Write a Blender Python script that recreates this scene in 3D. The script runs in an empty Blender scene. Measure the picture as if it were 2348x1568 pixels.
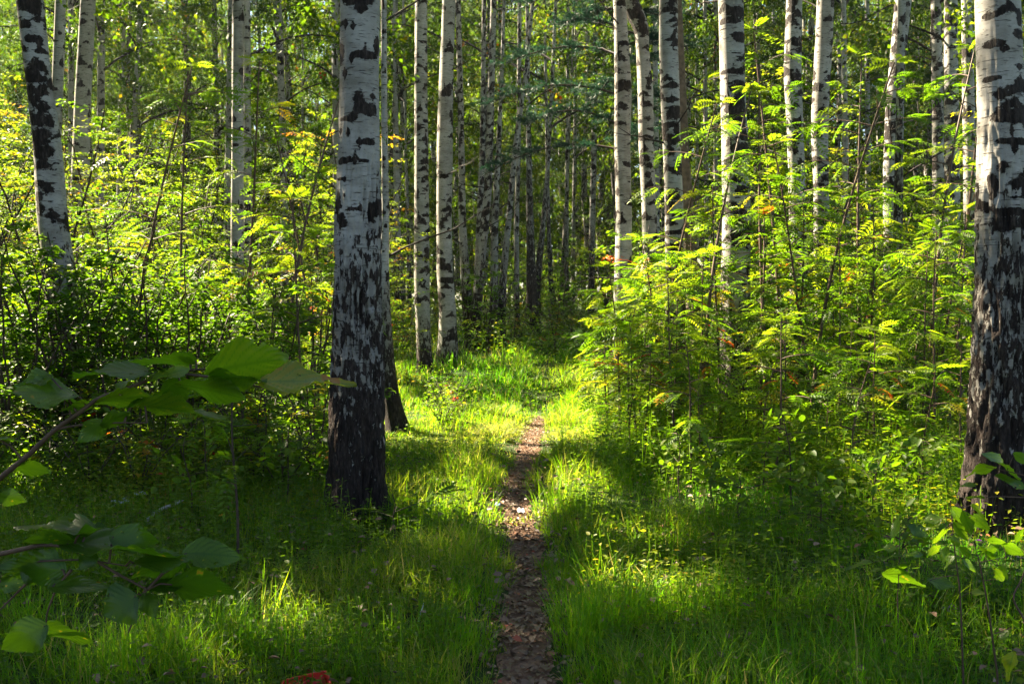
import bpy, math
import numpy as np
from mathutils import Vector

rng = np.random.default_rng(11)
R = math.radians
C = bpy.context.scene.collection
sc = bpy.context.scene

# ------------------------------------------------------------------ camera
PW, PH, F, HOR, CAMZ = 2348.0, 1568.0, 2283.0, 700.0, 1.55
PITCH = math.atan((PH/2-HOR)/F)
cam = bpy.data.cameras.new('camera'); camo = bpy.data.objects.new('camera', cam); C.objects.link(camo)
cam.sensor_width = 36; cam.lens = 36*F/PW; cam.clip_start = 0.05; cam.clip_end = 1000
camo.location = (0, 0, CAMZ); camo.rotation_euler = (R(90)-PITCH, 0, 0)
sc.camera = camo

# ------------------------------------------------------------------ light
SUN_AZ, SUN_EL = 56.0, 41.0           # degrees left of the view direction, above the horizon
SUNV = np.array([-math.sin(R(SUN_AZ))*math.cos(R(SUN_EL)), math.cos(R(SUN_AZ))*math.cos(R(SUN_EL)), math.sin(R(SUN_EL))])
world = bpy.data.worlds.new('World'); sc.world = world; world.use_nodes = True
wn = world.node_tree; wn.nodes.clear()
sky = wn.nodes.new('ShaderNodeTexSky'); sky.sky_type = 'NISHITA'; sky.sun_disc = False
sky.sun_elevation = R(SUN_EL); sky.sun_rotation = R(-SUN_AZ)
bg = wn.nodes.new('ShaderNodeBackground'); bg.inputs[1].default_value = 0.027
wo = wn.nodes.new('ShaderNodeOutputWorld')
wn.links.new(sky.outputs[0], bg.inputs[0]); wn.links.new(bg.outputs[0], wo.inputs[0])
sun = bpy.data.lights.new('sun', 'SUN'); sun.energy = 5.0; sun.angle = R(0.53); sun.color = (1.0, 0.86, 0.62)
suno = bpy.data.objects.new('sun', sun); C.objects.link(suno)
suno.rotation_euler = Vector(SUNV).to_track_quat('Z', 'Y').to_euler()
suno.location = (-20, 10, 25)
sc.view_settings.view_transform = 'Standard'; sc.view_settings.look = 'None'
sc.view_settings.exposure = 3.2; sc.view_settings.gamma = 1
sc.cycles.max_bounces = 6; sc.cycles.diffuse_bounces = 4; sc.cycles.glossy_bounces = 2
sc.cycles.transmission_bounces = 4; sc.cycles.transparent_max_bounces = 4
sc.cycles.sample_clamp_indirect = 6
sc.cycles.caustics_reflective = False; sc.cycles.caustics_refractive = False
sc.cycles.use_adaptive_sampling = True; sc.cycles.adaptive_threshold = 0.02

# ------------------------------------------------------------------ picture <-> ground
cp, sp = math.cos(PITCH), math.sin(PITCH)
def ss(a, b, x):
    t = np.clip((np.asarray(x, float)-a)/(b-a), 0, 1); return t*t*(3-2*t)
PATHC = np.array([[0.10,0.0],[0.07,3.0]])
def terrain(x, y):
    x = np.asarray(x, float); y = np.asarray(y, float)
    z = 0.42*ss(11.5, 19, y)+0.40*ss(17, 27, y)+0.45*ss(25, 42, y)
    z = z+0.035*np.sin(x*0.9+1.3)*np.sin(y*0.7+0.4)+0.02*np.sin(x*2.3+y*1.7)
    px = np.interp(y, PATHC[:, 1], PATHC[:, 0]) if len(PATHC) > 2 else 0.06
    return z-0.05*np.exp(-((x-px)/0.24)**2)*(1-ss(14, 18, y))
def ray(px, py):
    dx = (px-PW/2)/F; dy = (PH/2-py)/F
    v = np.array([dx, cp+dy*sp, -sp+dy*cp]); return v
def at(px, py, D):                      # the point of that pixel's line of sight at world depth y = D
    v = ray(px, py); return np.array([0, 0, CAMZ])+v*(D/v[1])
def gp(px, py, far=80.0):
    v = ray(px, py); lo = None
    for t in np.arange(2.0, far, 0.05):
        p = np.array([0, 0, CAMZ])+v*t
        if p[2] <= terrain(p[0], p[1]): return p
    return p
def proj(p):
    x, y, z = p[0], p[1], p[2]-CAMZ
    f = y*cp-z*sp; u = y*sp+z*cp
    return PW/2+F*x/f, PH/2-F*u/f
pp = [(1205,1568),(1200,1420),(1206,1300),(1208,1250),(1182,1180),(1188,1100),(1208,1050),(1220,1000),(1236,955)]
PATHC = np.array([[0.16, 1.0]]+[[gp(*q)[0], gp(*q)[1]] for q in pp])
PATHC = np.vstack([PATHC, [[PATHC[-1,0]+0.1, PATHC[-1,1]+2.0], [PATHC[-1,0]+.3, PATHC[-1,1]+5]]])
def path_x(y): return np.interp(y, PATHC[:, 1], PATHC[:, 0])

# ------------------------------------------------------------------ where the sun gets through the canopy
def poly(pxs): return np.array([gp(*q)[:2] for q in pxs])
GAPT = []          # trunks that stand in the sun from foot to top
def inpoly(P, x, y):
    c = np.zeros(len(x), bool); n = len(P); j = n-1
    for i in range(n):
        xi, yi = P[i]; xj, yj = P[j]
        k = ((yi > y) != (yj > y)) & (x < (xj-xi)*(y-yi)/(yj-yi+1e-12)+xi); c ^= k; j = i
    return c
GAPS = [poly([(900,945),(1180,930),(1320,925),(1420,925),(1430,1010),(1300,1045),(1130,1042),(900,1010)]),
        poly([(1030,1075),(1150,1070),(1155,1165),(1040,1160)]),
        poly([(905,1178),(1130,1165),(1240,1178),(1160,1246),(1000,1246)]),
        poly([(1235,1110),(1420,1110),(1420,1178),(1225,1185)]),
        poly([(1290,1355),(1620,1340),(1640,1425),(1300,1425)]),
        
        poly([(400,1420),(480,1410),(500,1440),(400,1450)]),
        poly([(1160,1250),(1260,1250),(1260,1275),(1160,1275)]),
        poly([(1500,1130),(1700,1090),(1760,1150),(1560,1200)]),
        poly([(1760,1340),(1990,1310),(2010,1350),(1780,1390)])]
def rect(x0, x1, y0, y1): return np.array([(x0,y0),(x1,y0),(x1,y1),(x0,y1)])
GAPS2 = [(.6, rect(-4.6, -1.6, 8.2, 10.2)), (2.0, rect(0.9, 2.6, 10.3, 13.5)), (2.0, rect(3.0, 7.5, 10.2, 17.5)), (3.2, rect(3.5, 9, 12, 22)),
         (1.2, rect(-3.3, -0.9, 11.5, 14.5)),
         (2.6, rect(-11, -4.2, 11.5, 20)), (4.5, rect(-12, -5.5, 12, 20)), (3.0, rect(-4.6, -2.7, 12, 14.5)),
         (4.0, rect(-2.8, -.7, 16.5, 20)), (4.5, rect(1.0, 3.2, 13, 16)), (2.0, rect(-2.5, -1.0, 16.8, 19.5)), (7.0, rect(1.0, 8, 12, 19.5))]
for gx_, gy_ in [(-1.63, 17.4), (-1.25, 18.0), (1.54, 14.0), (2.05, 14.8), (-4.4, 16), (4.05, 14.2), (4.5, 14.6), (5.75, 15), (1.9, 12), (2.8, 12.4)]:
    GAPT.append((gx_, gy_))
def in_gap(P, ground=False):
    k = np.zeros(len(P), bool)
    for z0, polys in [(0.1, GAPS[:1] if ground else GAPS)]+[(z, [g]) for z, g in GAPS2 if not ground]+[(z, [rect(a-.4, a+.35, b-.4, b+.4)]) for a, b in GAPT for z in ((1.2, 2.4) if ground else (1, 2.2, 3.4, 4.6, 5.8, 7))]:
        t = (P[:, 2]-z0)/SUNV[2]; gx = P[:, 0]-SUNV[0]*t; gy = P[:, 1]-SUNV[1]*t
        for g in polys: k |= inpoly(g, gx, gy) & (t > 0)
    return k

# ------------------------------------------------------------------ mesh helpers
def mk(name, V, faces, attrs=None, mats=(), smooth=False, matidx=None):
    me = bpy.data.meshes.new(name); V = np.asarray(V, np.float32)
    faces = [np.asarray(f, np.int32) for f in faces if len(f)]
    me.vertices.add(len(V)); me.vertices.foreach_set('co', V.ravel())
    loops = np.concatenate([f.ravel() for f in faces]); tot = np.concatenate([np.full(len(f), f.shape[1], np.int32) for f in faces])
    start = np.concatenate([[0], np.cumsum(tot)[:-1]]).astype(np.int32)
    me.loops.add(len(loops)); me.loops.foreach_set('vertex_index', loops)
    me.polygons.add(len(tot)); me.polygons.foreach_set('loop_start', start); me.polygons.foreach_set('loop_total', tot)
    if smooth: me.polygons.foreach_set('use_smooth', np.ones(len(tot), bool))
    for m in mats: me.materials.append(m)
    if matidx is not None: me.polygons.foreach_set('material_index', np.asarray(matidx, np.int32))
    me.update(calc_edges=True)
    for k, a in (attrs or {}).items():
        at_ = me.attributes.new(k, 'FLOAT', 'POINT'); at_.data.foreach_set('value', np.asarray(a, np.float32))
    return me
def obj(name, me, parent=None, loc=None):
    o = bpy.data.objects.new(name, me); C.objects.link(o)
    if parent is not None: o.parent = parent
    if loc is not None: o.location = loc
    return o
def tag(o, label, cat=None, group=None, kind=None):
    if label: o['label'] = label
    if cat: o['category'] = cat
    if group: o['group'] = group
    if kind: o['kind'] = kind
    return o
def empty(name, loc=(0, 0, 0)):
    o = bpy.data.objects.new(name, None); C.objects.link(o); o.location = loc; o.empty_display_size = 0.1; return o
def dup(root, loc, rz=0.0, s=1.0):
    r = root.copy(); C.objects.link(r); r.location = loc; r.rotation_euler = (0, 0, rz); r.scale = (s, s, s)
    for ch in root.children:
        c = ch.copy(); C.objects.link(c); c.parent = r
    return r
def unit(v): return v/np.maximum(np.linalg.norm(v, axis=-1, keepdims=True), 1e-9)
class Geo:                                # gathers tubes and leaves into one mesh
    def __init__(s): s.V = []; s.F = {3: [], 4: []}; s.t = []; s.n = 0
    def add(s, V, F, tint):
        V = np.asarray(V).reshape(-1, 3)
        for f in F: s.F[f.shape[1]].append(f+s.n)
        s.V.append(V); s.t.append(np.broadcast_to(np.asarray(tint, np.float32), (len(V),)) if np.ndim(tint) < 2 else np.asarray(tint).ravel()); s.n += len(V)
    def tube(s, P, r, n=5, tint=0.5):
        P = np.asarray(P, float); r = np.broadcast_to(np.asarray(r, float), (len(P),))
        T = unit(np.gradient(P, axis=0)); ref = np.array([0, 0, 1.0]) if abs(T[:, 2]).mean() < 0.8 else np.array([0, 1.0, 0])
        A = unit(np.cross(T, ref)); B = np.cross(T, A); th = np.arange(n)*2*np.pi/n
        V = P[:, None]+r[:, None, None]*(np.cos(th)[None, :, None]*A[:, None]+np.sin(th)[None, :, None]*B[:, None])
        i = np.arange(len(P)-1)[:, None]*n; j = np.arange(n)[None]; k = (j+1) % n
        s.add(V, [np.stack([i+j, i+k, i+n+k, i+n+j], -1).reshape(-1, 4)], tint)
    def leaves(s, P, A, N, L, W, tint, kind='kite', curl=0.12):
        P = np.asarray(P, float); n = len(P)
        if n == 0: return
        A = unit(A); S = unit(np.cross(A, N)); N = np.cross(S, A)
        L = np.broadcast_to(L, (n,))[:, None]; W = np.broadcast_to(W, (n,))[:, None]; tint = np.broadcast_to(tint, (n,))
        b = np.arange(n)[:, None]
        if kind == 'kite':
            V = np.stack([P, P+A*L*.45+S*W*.5+N*W*curl, P+A*L-N*L*.1, P+A*L*.45-S*W*.5+N*W*curl], 1)
            f = [np.concatenate([b*4+[0, 1, 2], b*4+[0, 2, 3]])]; k = 4
        else:
            q = curl
            V = np.stack([P, P+A*L*.28+S*W*.46+N*W*q, P+A*L*.62+S*W*.4+N*(W*q-L*.05), P+A*L-N*L*.14,
                          P+A*L*.62-S*W*.4+N*(W*q-L*.05), P+A*L*.28-S*W*.46+N*W*q], 1)
            f = [np.concatenate([b*6+[0, 1, 2, 3], b*6+[0, 3, 4, 5]])]; k = 6
        s.add(V, f, np.repeat(tint, k))
    def mesh(s, name, mats, smooth=False):
        return mk(name, np.concatenate(s.V), [np.concatenate(s.F[k]) for k in (3, 4) if s.F[k]], {'tint': np.concatenate(s.t)}, mats, smooth)

# ------------------------------------------------------------------ materials
def newmat(name):
    m = bpy.data.materials.new(name); m.use_nodes = True; m.node_tree.nodes.clear(); return m, m.node_tree
def nd(nt, t, **kw):
    n = nt.nodes.new(t)
    for k, v in kw.items(): setattr(n, k, v)
    return n
def ramp(nt, fac, stops):
    r = nd(nt, 'ShaderNodeValToRGB'); e = r.color_ramp.elements
    while len(e) < len(stops): e.new(0.5)
    for q, (p, c) in zip(e, stops): q.position = p; q.color = (*c, 1)
    if fac is not None: nt.links.new(fac, r.inputs[0])
    return r
def math_(nt, op, a, b=None, c=None, clamp=False):
    n = nd(nt, 'ShaderNodeMath', operation=op, use_clamp=clamp)
    for i, v in enumerate((a, b, c)):
        if v is None: continue
        if isinstance(v, (int, float)): n.inputs[i].default_value = v
        else: nt.links.new(v, n.inputs[i])
    return n.outputs[0]
def attr(nt, name): return nd(nt, 'ShaderNodeAttribute', attribute_name=name).outputs['Fac']
def leafmat(name, refl, trans, mix=0.5, rough=0.5, spec=0.25, varobj=0.18):
    m, nt = newmat(name)
    t = attr(nt, 'tint'); oi = nd(nt, 'ShaderNodeObjectInfo')
    v = math_(nt, 'ADD', t, math_(nt, 'MULTIPLY', math_(nt, 'SUBTRACT', oi.outputs['Random'], 0.5), varobj), clamp=True)
    r1 = ramp(nt, v, refl); r2 = ramp(nt, v, trans)
    p = nd(nt, 'ShaderNodeBsdfPrincipled'); p.inputs['Roughness'].default_value = rough
    p.inputs['Specular IOR Level'].default_value = spec
    nt.links.new(r1.outputs[0], p.inputs['Base Color'])
    tr = nd(nt, 'ShaderNodeBsdfTranslucent'); nt.links.new(r2.outputs[0], tr.inputs[0])
    mx = nd(nt, 'ShaderNodeMixShader'); mx.inputs[0].default_value = mix
    nt.links.new(p.outputs[0], mx.inputs[1]); nt.links.new(tr.outputs[0], mx.inputs[2])
    o = nd(nt, 'ShaderNodeOutputMaterial'); nt.links.new(mx.outputs[0], o.inputs[0]); return m
# tint: 0 deep green .. 0.8 yellow green .. 0.93+ autumn
def stops(s, d):
    a = [(0.0, (0.024, 0.060, 0.005)), (0.45, (0.056, 0.105, 0.006)), (0.80, (0.125, 0.155, 0.008)), (0.90, (0.20, 0.17, 0.012)), (0.955, (0.30, 0.10, 0.015)), (1.0, (0.35, 0.03, 0.01))]
    b = [(0.0, (0.085, 0.200, 0.003)), (0.45, (0.160, 0.320, 0.005)), (0.80, (0.335, 0.410, 0.008)), (0.90, (0.55, 0.40, 0.012)), (0.955, (0.60, 0.20, 0.015)), (1.0, (0.60, 0.05, 0.01))]
    return [(p, tuple(x*s for x in c)) for p, c in a], [(p, tuple(min(.8, x*d) for x in c)) for p, c in b]
M_LEAF = leafmat('shrub_leaf', *stops(1.0, 1.25))
M_ROWAN = leafmat('rowan_leaf', *stops(1.0, 1.3), rough=0.45)
M_BIRCH = leafmat('birch_leaf', *stops(0.72, 0.66), rough=0.55, spec=.15)
GA = [(0, (0.020, 0.062, 0.005)), (.45, (0.045, 0.115, 0.007)), (.8, (0.110, 0.160, 0.010)), (.88, (0.22, 0.19, 0.06)), (1, (0.30, 0.24, 0.10))]
GB = [(0, (0.10, 0.36, 0.004)), (.45, (0.26, 0.62, 0.006)), (.8, (0.60, 0.74, 0.012)), (.88, (.60, .50, .12)), (1, (.5, .4, .15))]
M_GRASS = leafmat('grass_blade', GA, GB, mix=0.5, rough=0.5, spec=.2, varobj=0)
M_BIG = leafmat('linden_leaf', *stops(1.0, 1.5), mix=0.5, rough=0.36, spec=0.5, varobj=0)
M_PINE = leafmat('pine_needle', [(0, (0.015, 0.045, 0.028)), (1, (0.035, 0.085, 0.045))], [(0, (0.02, 0.07, 0.035)), (1, (0.04, 0.11, 0.05))], mix=0.3, rough=0.45)
def litter_mat():
    m, nt = newmat('fallen_leaf'); r = ramp(nt, attr(nt, 'tint'), [(0, (0.07, 0.040, 0.022)), (.45, (0.16, 0.092, 0.05)), (.78, (0.21, 0.14, 0.085)), (.90, (0.28, 0.09, 0.03)), (.96, (0.32, 0.05, 0.02)), (1, (0.38, 0.25, 0.04))])
    p = nd(nt, 'ShaderNodeBsdfPrincipled'); p.inputs['Roughness'].default_value = 0.55; nt.links.new(r.outputs[0], p.inputs['Base Color'])
    o = nd(nt, 'ShaderNodeOutputMaterial'); nt.links.new(p.outputs[0], o.inputs[0]); return m
M_LITTER = litter_mat()
def simple(name, col, rough=0.6, noise=0.3, scale=12, spec=0.3, bump=0.0):
    m, nt = newmat(name); tc = nd(nt, 'ShaderNodeTexCoord')
    n = nd(nt, 'ShaderNodeTexNoise'); n.inputs['Scale'].default_value = scale; n.inputs['Detail'].default_value = 6
    nt.links.new(tc.outputs['Object'], n.inputs['Vector'])
    r = ramp(nt, n.outputs['Fac'], [(.3, tuple(c*(1-noise) for c in col)), (.7, tuple(min(1, c*(1+noise)) for c in col))])
    p = nd(nt, 'ShaderNodeBsdfPrincipled'); p.inputs['Roughness'].default_value = rough; p.inputs['Specular IOR Level'].default_value = spec
    nt.links.new(r.outputs[0], p.inputs['Base Color'])
    if bump:
        b = nd(nt, 'ShaderNodeBump'); b.inputs['Strength'].default_value = bump; b.inputs['Distance'].default_value = 0.02
        nt.links.new(n.outputs['Fac'], b.inputs['Height']); nt.links.new(b.outputs[0], p.inputs['Normal'])
    o = nd(nt, 'ShaderNodeOutputMaterial'); nt.links.new(p.outputs[0], o.inputs[0]); return m
M_TWIG = simple('dark_twig', (0.045, 0.030, 0.020), 0.7, 0.4, 30)
M_TWIG2 = simple('brown_twig', (0.075, 0.045, 0.030), 0.6, 0.4, 40)
M_BROWN = simple('brown_bark', (0.085, 0.068, 0.050), 0.85, 0.5, 14, 0.2, 0.8)
M_RED = simple('red_plastic', (0.58, 0.025, 0.015), 0.45, 0.3, 9, 0.5)
M_WHITE = simple('white_plastic', (0.75, 0.76, 0.78), 0.35, 0.1, 9, 0.5)
M_BLUE = simple('blue_plastic', (0.25, 0.38, 0.6), 0.4, 0.2, 9, 0.5)
M_PINK = simple('purple_petal', (0.42, 0.08, 0.5), 0.6, 0.3, 60)
M_REDP = simple('red_petal', (0.6, 0.03, 0.02), 0.6, 0.3, 60)
M_YELP = simple('yellow_petal', (0.65, 0.40, 0.02), 0.6, 0.3, 60)
M_BERRY = simple('orange_berry', (0.65, 0.12, 0.01), 0.3, 0.3, 60)
M_DEAD = simple('bleached_wood', (0.42, 0.40, 0.37), 0.8, 0.4, 25)
M_RAG = simple('pale_paper', (0.42, 0.46, 0.50), 0.6, 0.3, 15)

def birch_mat(name, fine=1.0):
    m, nt = newmat(name); L = nt.links
    tc = nd(nt, 'ShaderNodeTexCoord'); oi = nd(nt, 'ShaderNodeObjectInfo')
    off = nd(nt, 'ShaderNodeVectorMath', operation='ADD'); L.new(tc.outputs['Object'], off.inputs[0])
    sc_ = nd(nt, 'ShaderNodeVectorMath', operation='SCALE'); sc_.inputs[0].default_value = (13, 7, 31); L.new(oi.outputs['Random'], sc_.inputs[3]); L.new(sc_.outputs[0], off.inputs[1])
    def noise(scl, detail=4, rough=0.6):
        mp = nd(nt, 'ShaderNodeMapping'); mp.inputs['Scale'].default_value = scl; L.new(off.outputs[0], mp.inputs[0])
        n = nd(nt, 'ShaderNodeTexNoise'); n.inputs['Scale'].default_value = 1; n.inputs['Detail'].default_value = detail; n.inputs['Roughness'].default_value = rough
        L.new(mp.outputs[0], n.inputs['Vector']); return n.outputs['Fac']
    vert = noise((24, 24, 9), 5, .66); edge = noise((20, 20, 30), 6, .72); dash = noise((11, 11, 95), 3, .55); soft = noise((3, 3, 1.6), 3); fis = noise((55, 55, 15), 5, .7)
    base = attr(nt, 'base'); mark = attr(nt, 'mark')
    def step(x, a, b):
        n = nd(nt, 'ShaderNodeMapRange', interpolation_type='SMOOTHSTEP'); L.new(x, n.inputs[0]); n.inputs[1].default_value = a; n.inputs[2].default_value = b; return n.outputs[0]
    mb = step(math_(nt, 'ADD', base, math_(nt, 'MULTIPLY', math_(nt, 'SUBTRACT', vert, 0.5), 2.2)), 0.45, 0.53)
    mm = step(math_(nt, 'ADD', mark, math_(nt, 'MULTIPLY', math_(nt, 'SUBTRACT', edge, 0.5), 2.0)), 0.45, 0.53)
    dash2 = noise((5, 5, 60), 4, .6); md = math_(nt, 'MULTIPLY', math_(nt, 'MAXIMUM', step(dash, 0.60, 0.67), step(dash2, .63, .69)), 0.85)
    dark = math_(nt, 'MAXIMUM', math_(nt, 'MAXIMUM', mb, mm), md)
    band = noise((2.2, 2.2, 10), 5, .65)
    white = ramp(nt, math_(nt, 'ADD', math_(nt, 'MULTIPLY', soft, .55), math_(nt, 'MULTIPLY', band, .45)), [(.32, (0.16, 0.145, 0.12)), (.46, (0.275, 0.262, 0.24)), (.64, (0.40, 0.39, 0.37))])
    speck = nd(nt, 'ShaderNodeMixRGB', blend_type='MULTIPLY'); speck.inputs[0].default_value = 0.55
    L.new(white.outputs[0], speck.inputs[1]); L.new(ramp(nt, edge, [(.3, (0.55, 0.5, 0.47)), (.5, (1, 1, 1))]).outputs[0], speck.inputs[2])
    plate = noise((24, 24, 9), 5, .65)
    blk = ramp(nt, math_(nt, 'ADD', math_(nt, 'MULTIPLY', fis, .55), math_(nt, 'MULTIPLY', plate, .45)), [(.36, (0.006, 0.005, 0.004)), (.48, (0.019, 0.013, 0.011)), (.56, (0.042, 0.030, 0.025)), (.68, (0.10, 0.082, 0.072))])
    dull = nd(nt, 'ShaderNodeMixRGB', blend_type='MULTIPLY'); L.new(math_(nt, 'MULTIPLY', step(base, 0.0, .5), .75), dull.inputs[0]); L.new(speck.outputs[0], dull.inputs[1]); dull.inputs[2].default_value = (.72, .70, .67, 1)
    mix = nd(nt, 'ShaderNodeMixRGB'); L.new(dark, mix.inputs[0]); L.new(dull.outputs[0], mix.inputs[1]); L.new(blk.outputs[0], mix.inputs[2])
    p = nd(nt, 'ShaderNodeBsdfPrincipled'); p.inputs['Roughness'].default_value = 0.75; p.inputs['Specular IOR Level'].default_value = 0.2
    L.new(mix.outputs[0], p.inputs['Base Color'])
    hgt = math_(nt, 'ADD', math_(nt, 'MULTIPLY', fis, math_(nt, 'MULTIPLY', dark, 1.0)), math_(nt, 'MULTIPLY', dark, -0.35))
    b = nd(nt, 'ShaderNodeBump'); b.inputs['Strength'].default_value = 0.9; b.inputs['Distance'].default_value = 0.035
    L.new(hgt, b.inputs['Height']); L.new(b.outputs[0], p.inputs['Normal'])
    o = nd(nt, 'ShaderNodeOutputMaterial'); L.new(p.outputs[0], o.inputs[0]); return m
M_BARK = birch_mat('birch_bark')

def ground_mat(name, c0, c1, c2, scale):
    m, nt = newmat(name); tc = nd(nt, 'ShaderNodeTexCoord')
    def noise(s, d=8):
        n = nd(nt, 'ShaderNodeTexNoise'); n.inputs['Scale'].default_value = s; n.inputs['Detail'].default_value = d; n.inputs['Roughness'].default_value = .65
        nt.links.new(tc.outputs['Object'], n.inputs['Vector']); return n.outputs['Fac']
    a = noise(scale); b2 = noise(scale*7)
    r = ramp(nt, math_(nt, 'ADD', math_(nt, 'MULTIPLY', a, .6), math_(nt, 'MULTIPLY', b2, .4)), [(.33, c0), (.5, c1), (.66, c2)])
    p = nd(nt, 'ShaderNodeBsdfPrincipled'); p.inputs['Roughness'].default_value = 0.9; p.inputs['Specular IOR Level'].default_value = .15
    nt.links.new(r.outputs[0], p.inputs['Base Color'])
    b = nd(nt, 'ShaderNodeBump'); b.inputs['Strength'].default_value = .9; b.inputs['Distance'].default_value = 0.02
    nt.links.new(b2, b.inputs['Height']); nt.links.new(b.outputs[0], p.inputs['Normal'])
    o = nd(nt, 'ShaderNodeOutputMaterial'); nt.links.new(p.outputs[0], o.inputs[0]); return m
M_SOIL = ground_mat('forest_soil', (0.016, 0.024, 0.007), (0.032, 0.055, 0.010), (0.055, 0.075, 0.016), 3)
M_DIRT = ground_mat('trodden_earth', (0.075, 0.040, 0.026), (0.16, 0.092, 0.060), (0.27, 0.17, 0.115), 5)

# ------------------------------------------------------------------ ground and path
def grid_mesh(name, xs, ys, dz, mat):
    X, Y = np.meshgrid(xs, ys); V = np.stack([X, Y, terrain(X, Y)+dz], -1).reshape(-1, 3); nx, ny = len(xs), len(ys)
    i, j = np.meshgrid(np.arange(nx-1), np.arange(ny-1)); a = (j*nx+i).ravel()
    return mk(name, V, [np.stack([a, a+1, a+nx+1, a+nx], -1)], None, [mat], True)
xs = np.unique(np.concatenate([np.arange(-9, 9.01, 0.12), np.linspace(-160, -9, 40), np.linspace(9, 160, 40)]))
ys = np.unique(np.concatenate([np.arange(-1, 22, 0.15), np.linspace(22, 60, 50), np.linspace(60, 260, 30), np.linspace(-60, -1, 12)]))
tag(obj('ground', grid_mesh('ground', xs, ys, 0, M_SOIL)), 'forest floor of dark soil under grass and leaf litter', kind='structure')
yy = np.arange(1.5, PATHC[-3, 1]+.25, 0.06); u = np.linspace(-1, 1, 11)
wob = 0.5+0.16*np.sin(yy*3.1)+0.12*np.sin(yy*7.7+1)
half = 0.085+0.05*wob+0.018*np.sin(yy*19)+0.012*np.sin(yy*41+2)
X = path_x(yy)[:, None]+u[None]*half[:, None]; Y = np.broadcast_to(yy[:, None], X.shape)
Z = terrain(X, Y)+0.010-0.006*np.abs(u)[None]**3+0.004*np.sin(X*40+Y*31)*np.sin(Y*23)
a = (np.arange(len(yy)-1)[:, None]*11+np.arange(10)[None]).ravel()
tag(obj('path', mk('path', np.stack([X, Y, Z], -1).reshape(-1, 3), [np.stack([a, a+1, a+12, a+11], -1)], None, [M_DIRT], True)),
    'narrow trodden dirt path running through the grass', kind='structure')

# ------------------------------------------------------------------ trunks
def pnoise(th, h, seed, n=7, kmax=5, hs=3.0):
    r = np.random.default_rng(seed); o = 0
    for i in range(n):
        k = r.integers(1, kmax+1); o = o+np.sin(k*th+r.uniform(-hs, hs)*h+r.uniform(0, 6.3))/n**.5
    return o
def trunk_geo(P, r, hz, sides, step, fine_to, seed, hb, spread, marks=(), rough=0.0, dens=1.0, flare=0.35):
    """P centre line (k,3) from base up relative to base, r radii; returns V, F, base, mark"""
    P = np.asarray(P, float); r = np.asarray(r, float); rg = np.random.default_rng(seed)
    hmax = P[-1, 2]; h = np.concatenate([np.arange(P[0, 2], fine_to, step), np.arange(fine_to, hmax, max(step*8, .35)), [hmax]])
    cx = np.interp(h, P[:, 2], P[:, 0]); cy = np.interp(h, P[:, 2], P[:, 1]); rr = np.interp(h, P[:, 2], r)
    k = max(3, int(0.25/step)) | 1
    if len(h) > 3*k:
        for q in (cx, cy, rr):
            e = np.concatenate([np.full(k//2, q[0]), q, np.full(k//2, q[-1])]); q[:] = np.convolve(e, np.ones(k)/k, 'valid')
    th = np.arange(sides)*2*np.pi/sides; TH, HH = np.meshgrid(th, h)
    b = 1-ss(hb-spread, hb+spread, HH+0.22*pnoise(TH, HH, seed+5, 6, 3, 2))
    base = b*0.87-0.36+0.40*b*ss(hb*.55, 0, HH)
    RR = rr[:, None]*(1+0.02*pnoise(TH, HH, seed+1)+0.03*b*pnoise(TH, HH, seed+2, 9, 9, 6))
    if rough: RR = RR+rough*b*(0.5-np.abs(pnoise(TH, HH, seed+3, 8, 24, 14)))*0.8
    RR = RR*(1+flare*np.exp(-np.maximum(HH, 0)/0.22)*(1+.45*np.sin(3*TH+seed)+.3*np.sin(5*TH+2*seed)))
    mk_ = np.full(TH.shape, -0.4)
    def put(h0, t0, hw, hh, kind, r0):
        lo, hi = np.searchsorted(h, [h0-hh*2-0.02-0.5*hw*r0, h0+hh*2+.02+0.2*hw*r0])
        if hi <= lo: return
        d = np.abs((TH[lo:hi]-t0+np.pi) % (2*np.pi)-np.pi)/hw; dh = (HH[lo:hi]-h0)
        if kind == 'd': f = 1-(d**1.2+np.abs(dh)/hh)
        elif kind == 'v': f = 1-(d**2+(dh/hh)**2)
        elif kind == 'c':
            q = np.abs(dh+0.45*d*hw*r0)/(hh*np.clip(1.25-d, .25, 2)); f = 1-np.maximum(q, d)
        else: f = 1-(d**3+(np.abs(dh)/hh)**2)
        mk_[lo:hi] = np.maximum(mk_[lo:hi], np.clip(f*.9, -.4, .7)+.18)
    for m in marks: put(*m)
    if dens > 0:
        z = hb*0.8+rg.uniform(0, .3)
        while z < min(hmax, 14):
            r0 = np.interp(z, h, rr); t0 = rg.uniform(0, 6.28); w = rg.uniform(.35, 1.7); hh = rg.uniform(.018, .065)*(0.6+r0/.15)
            kd = rg.choice(['c', 'b', 'c']); put(z, t0, w, hh, kd, r0)
            if rg.random() < .5: put(z+hh*.6, t0+rg.uniform(-.2, .2), rg.uniform(.15, .35), hh*2.2, 'd', r0)
            z += rg.uniform(.05, .30)/dens/1.5
        for _ in range(int(16*dens*min(hmax, 10))):
            z = rg.uniform(hb*.6, min(hmax, 10)); put(z, rg.uniform(0, 6.28), rg.uniform(.12, .5), rg.uniform(.006, .016), 'b', np.interp(z, h, rr))
    V = np.stack([cx[:, None]+RR*np.cos(TH), cy[:, None]+RR*np.sin(TH), HH], -1).reshape(-1, 3)
    i = np.arange(len(h)-1)[:, None]*sides; j = np.arange(sides)[None]; kk = (j+1) % sides
    return V, np.stack([i+j, i+kk, i+sides+kk, i+sides+j], -1).reshape(-1, 4), base.ravel(), mk_.ravel()

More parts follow.
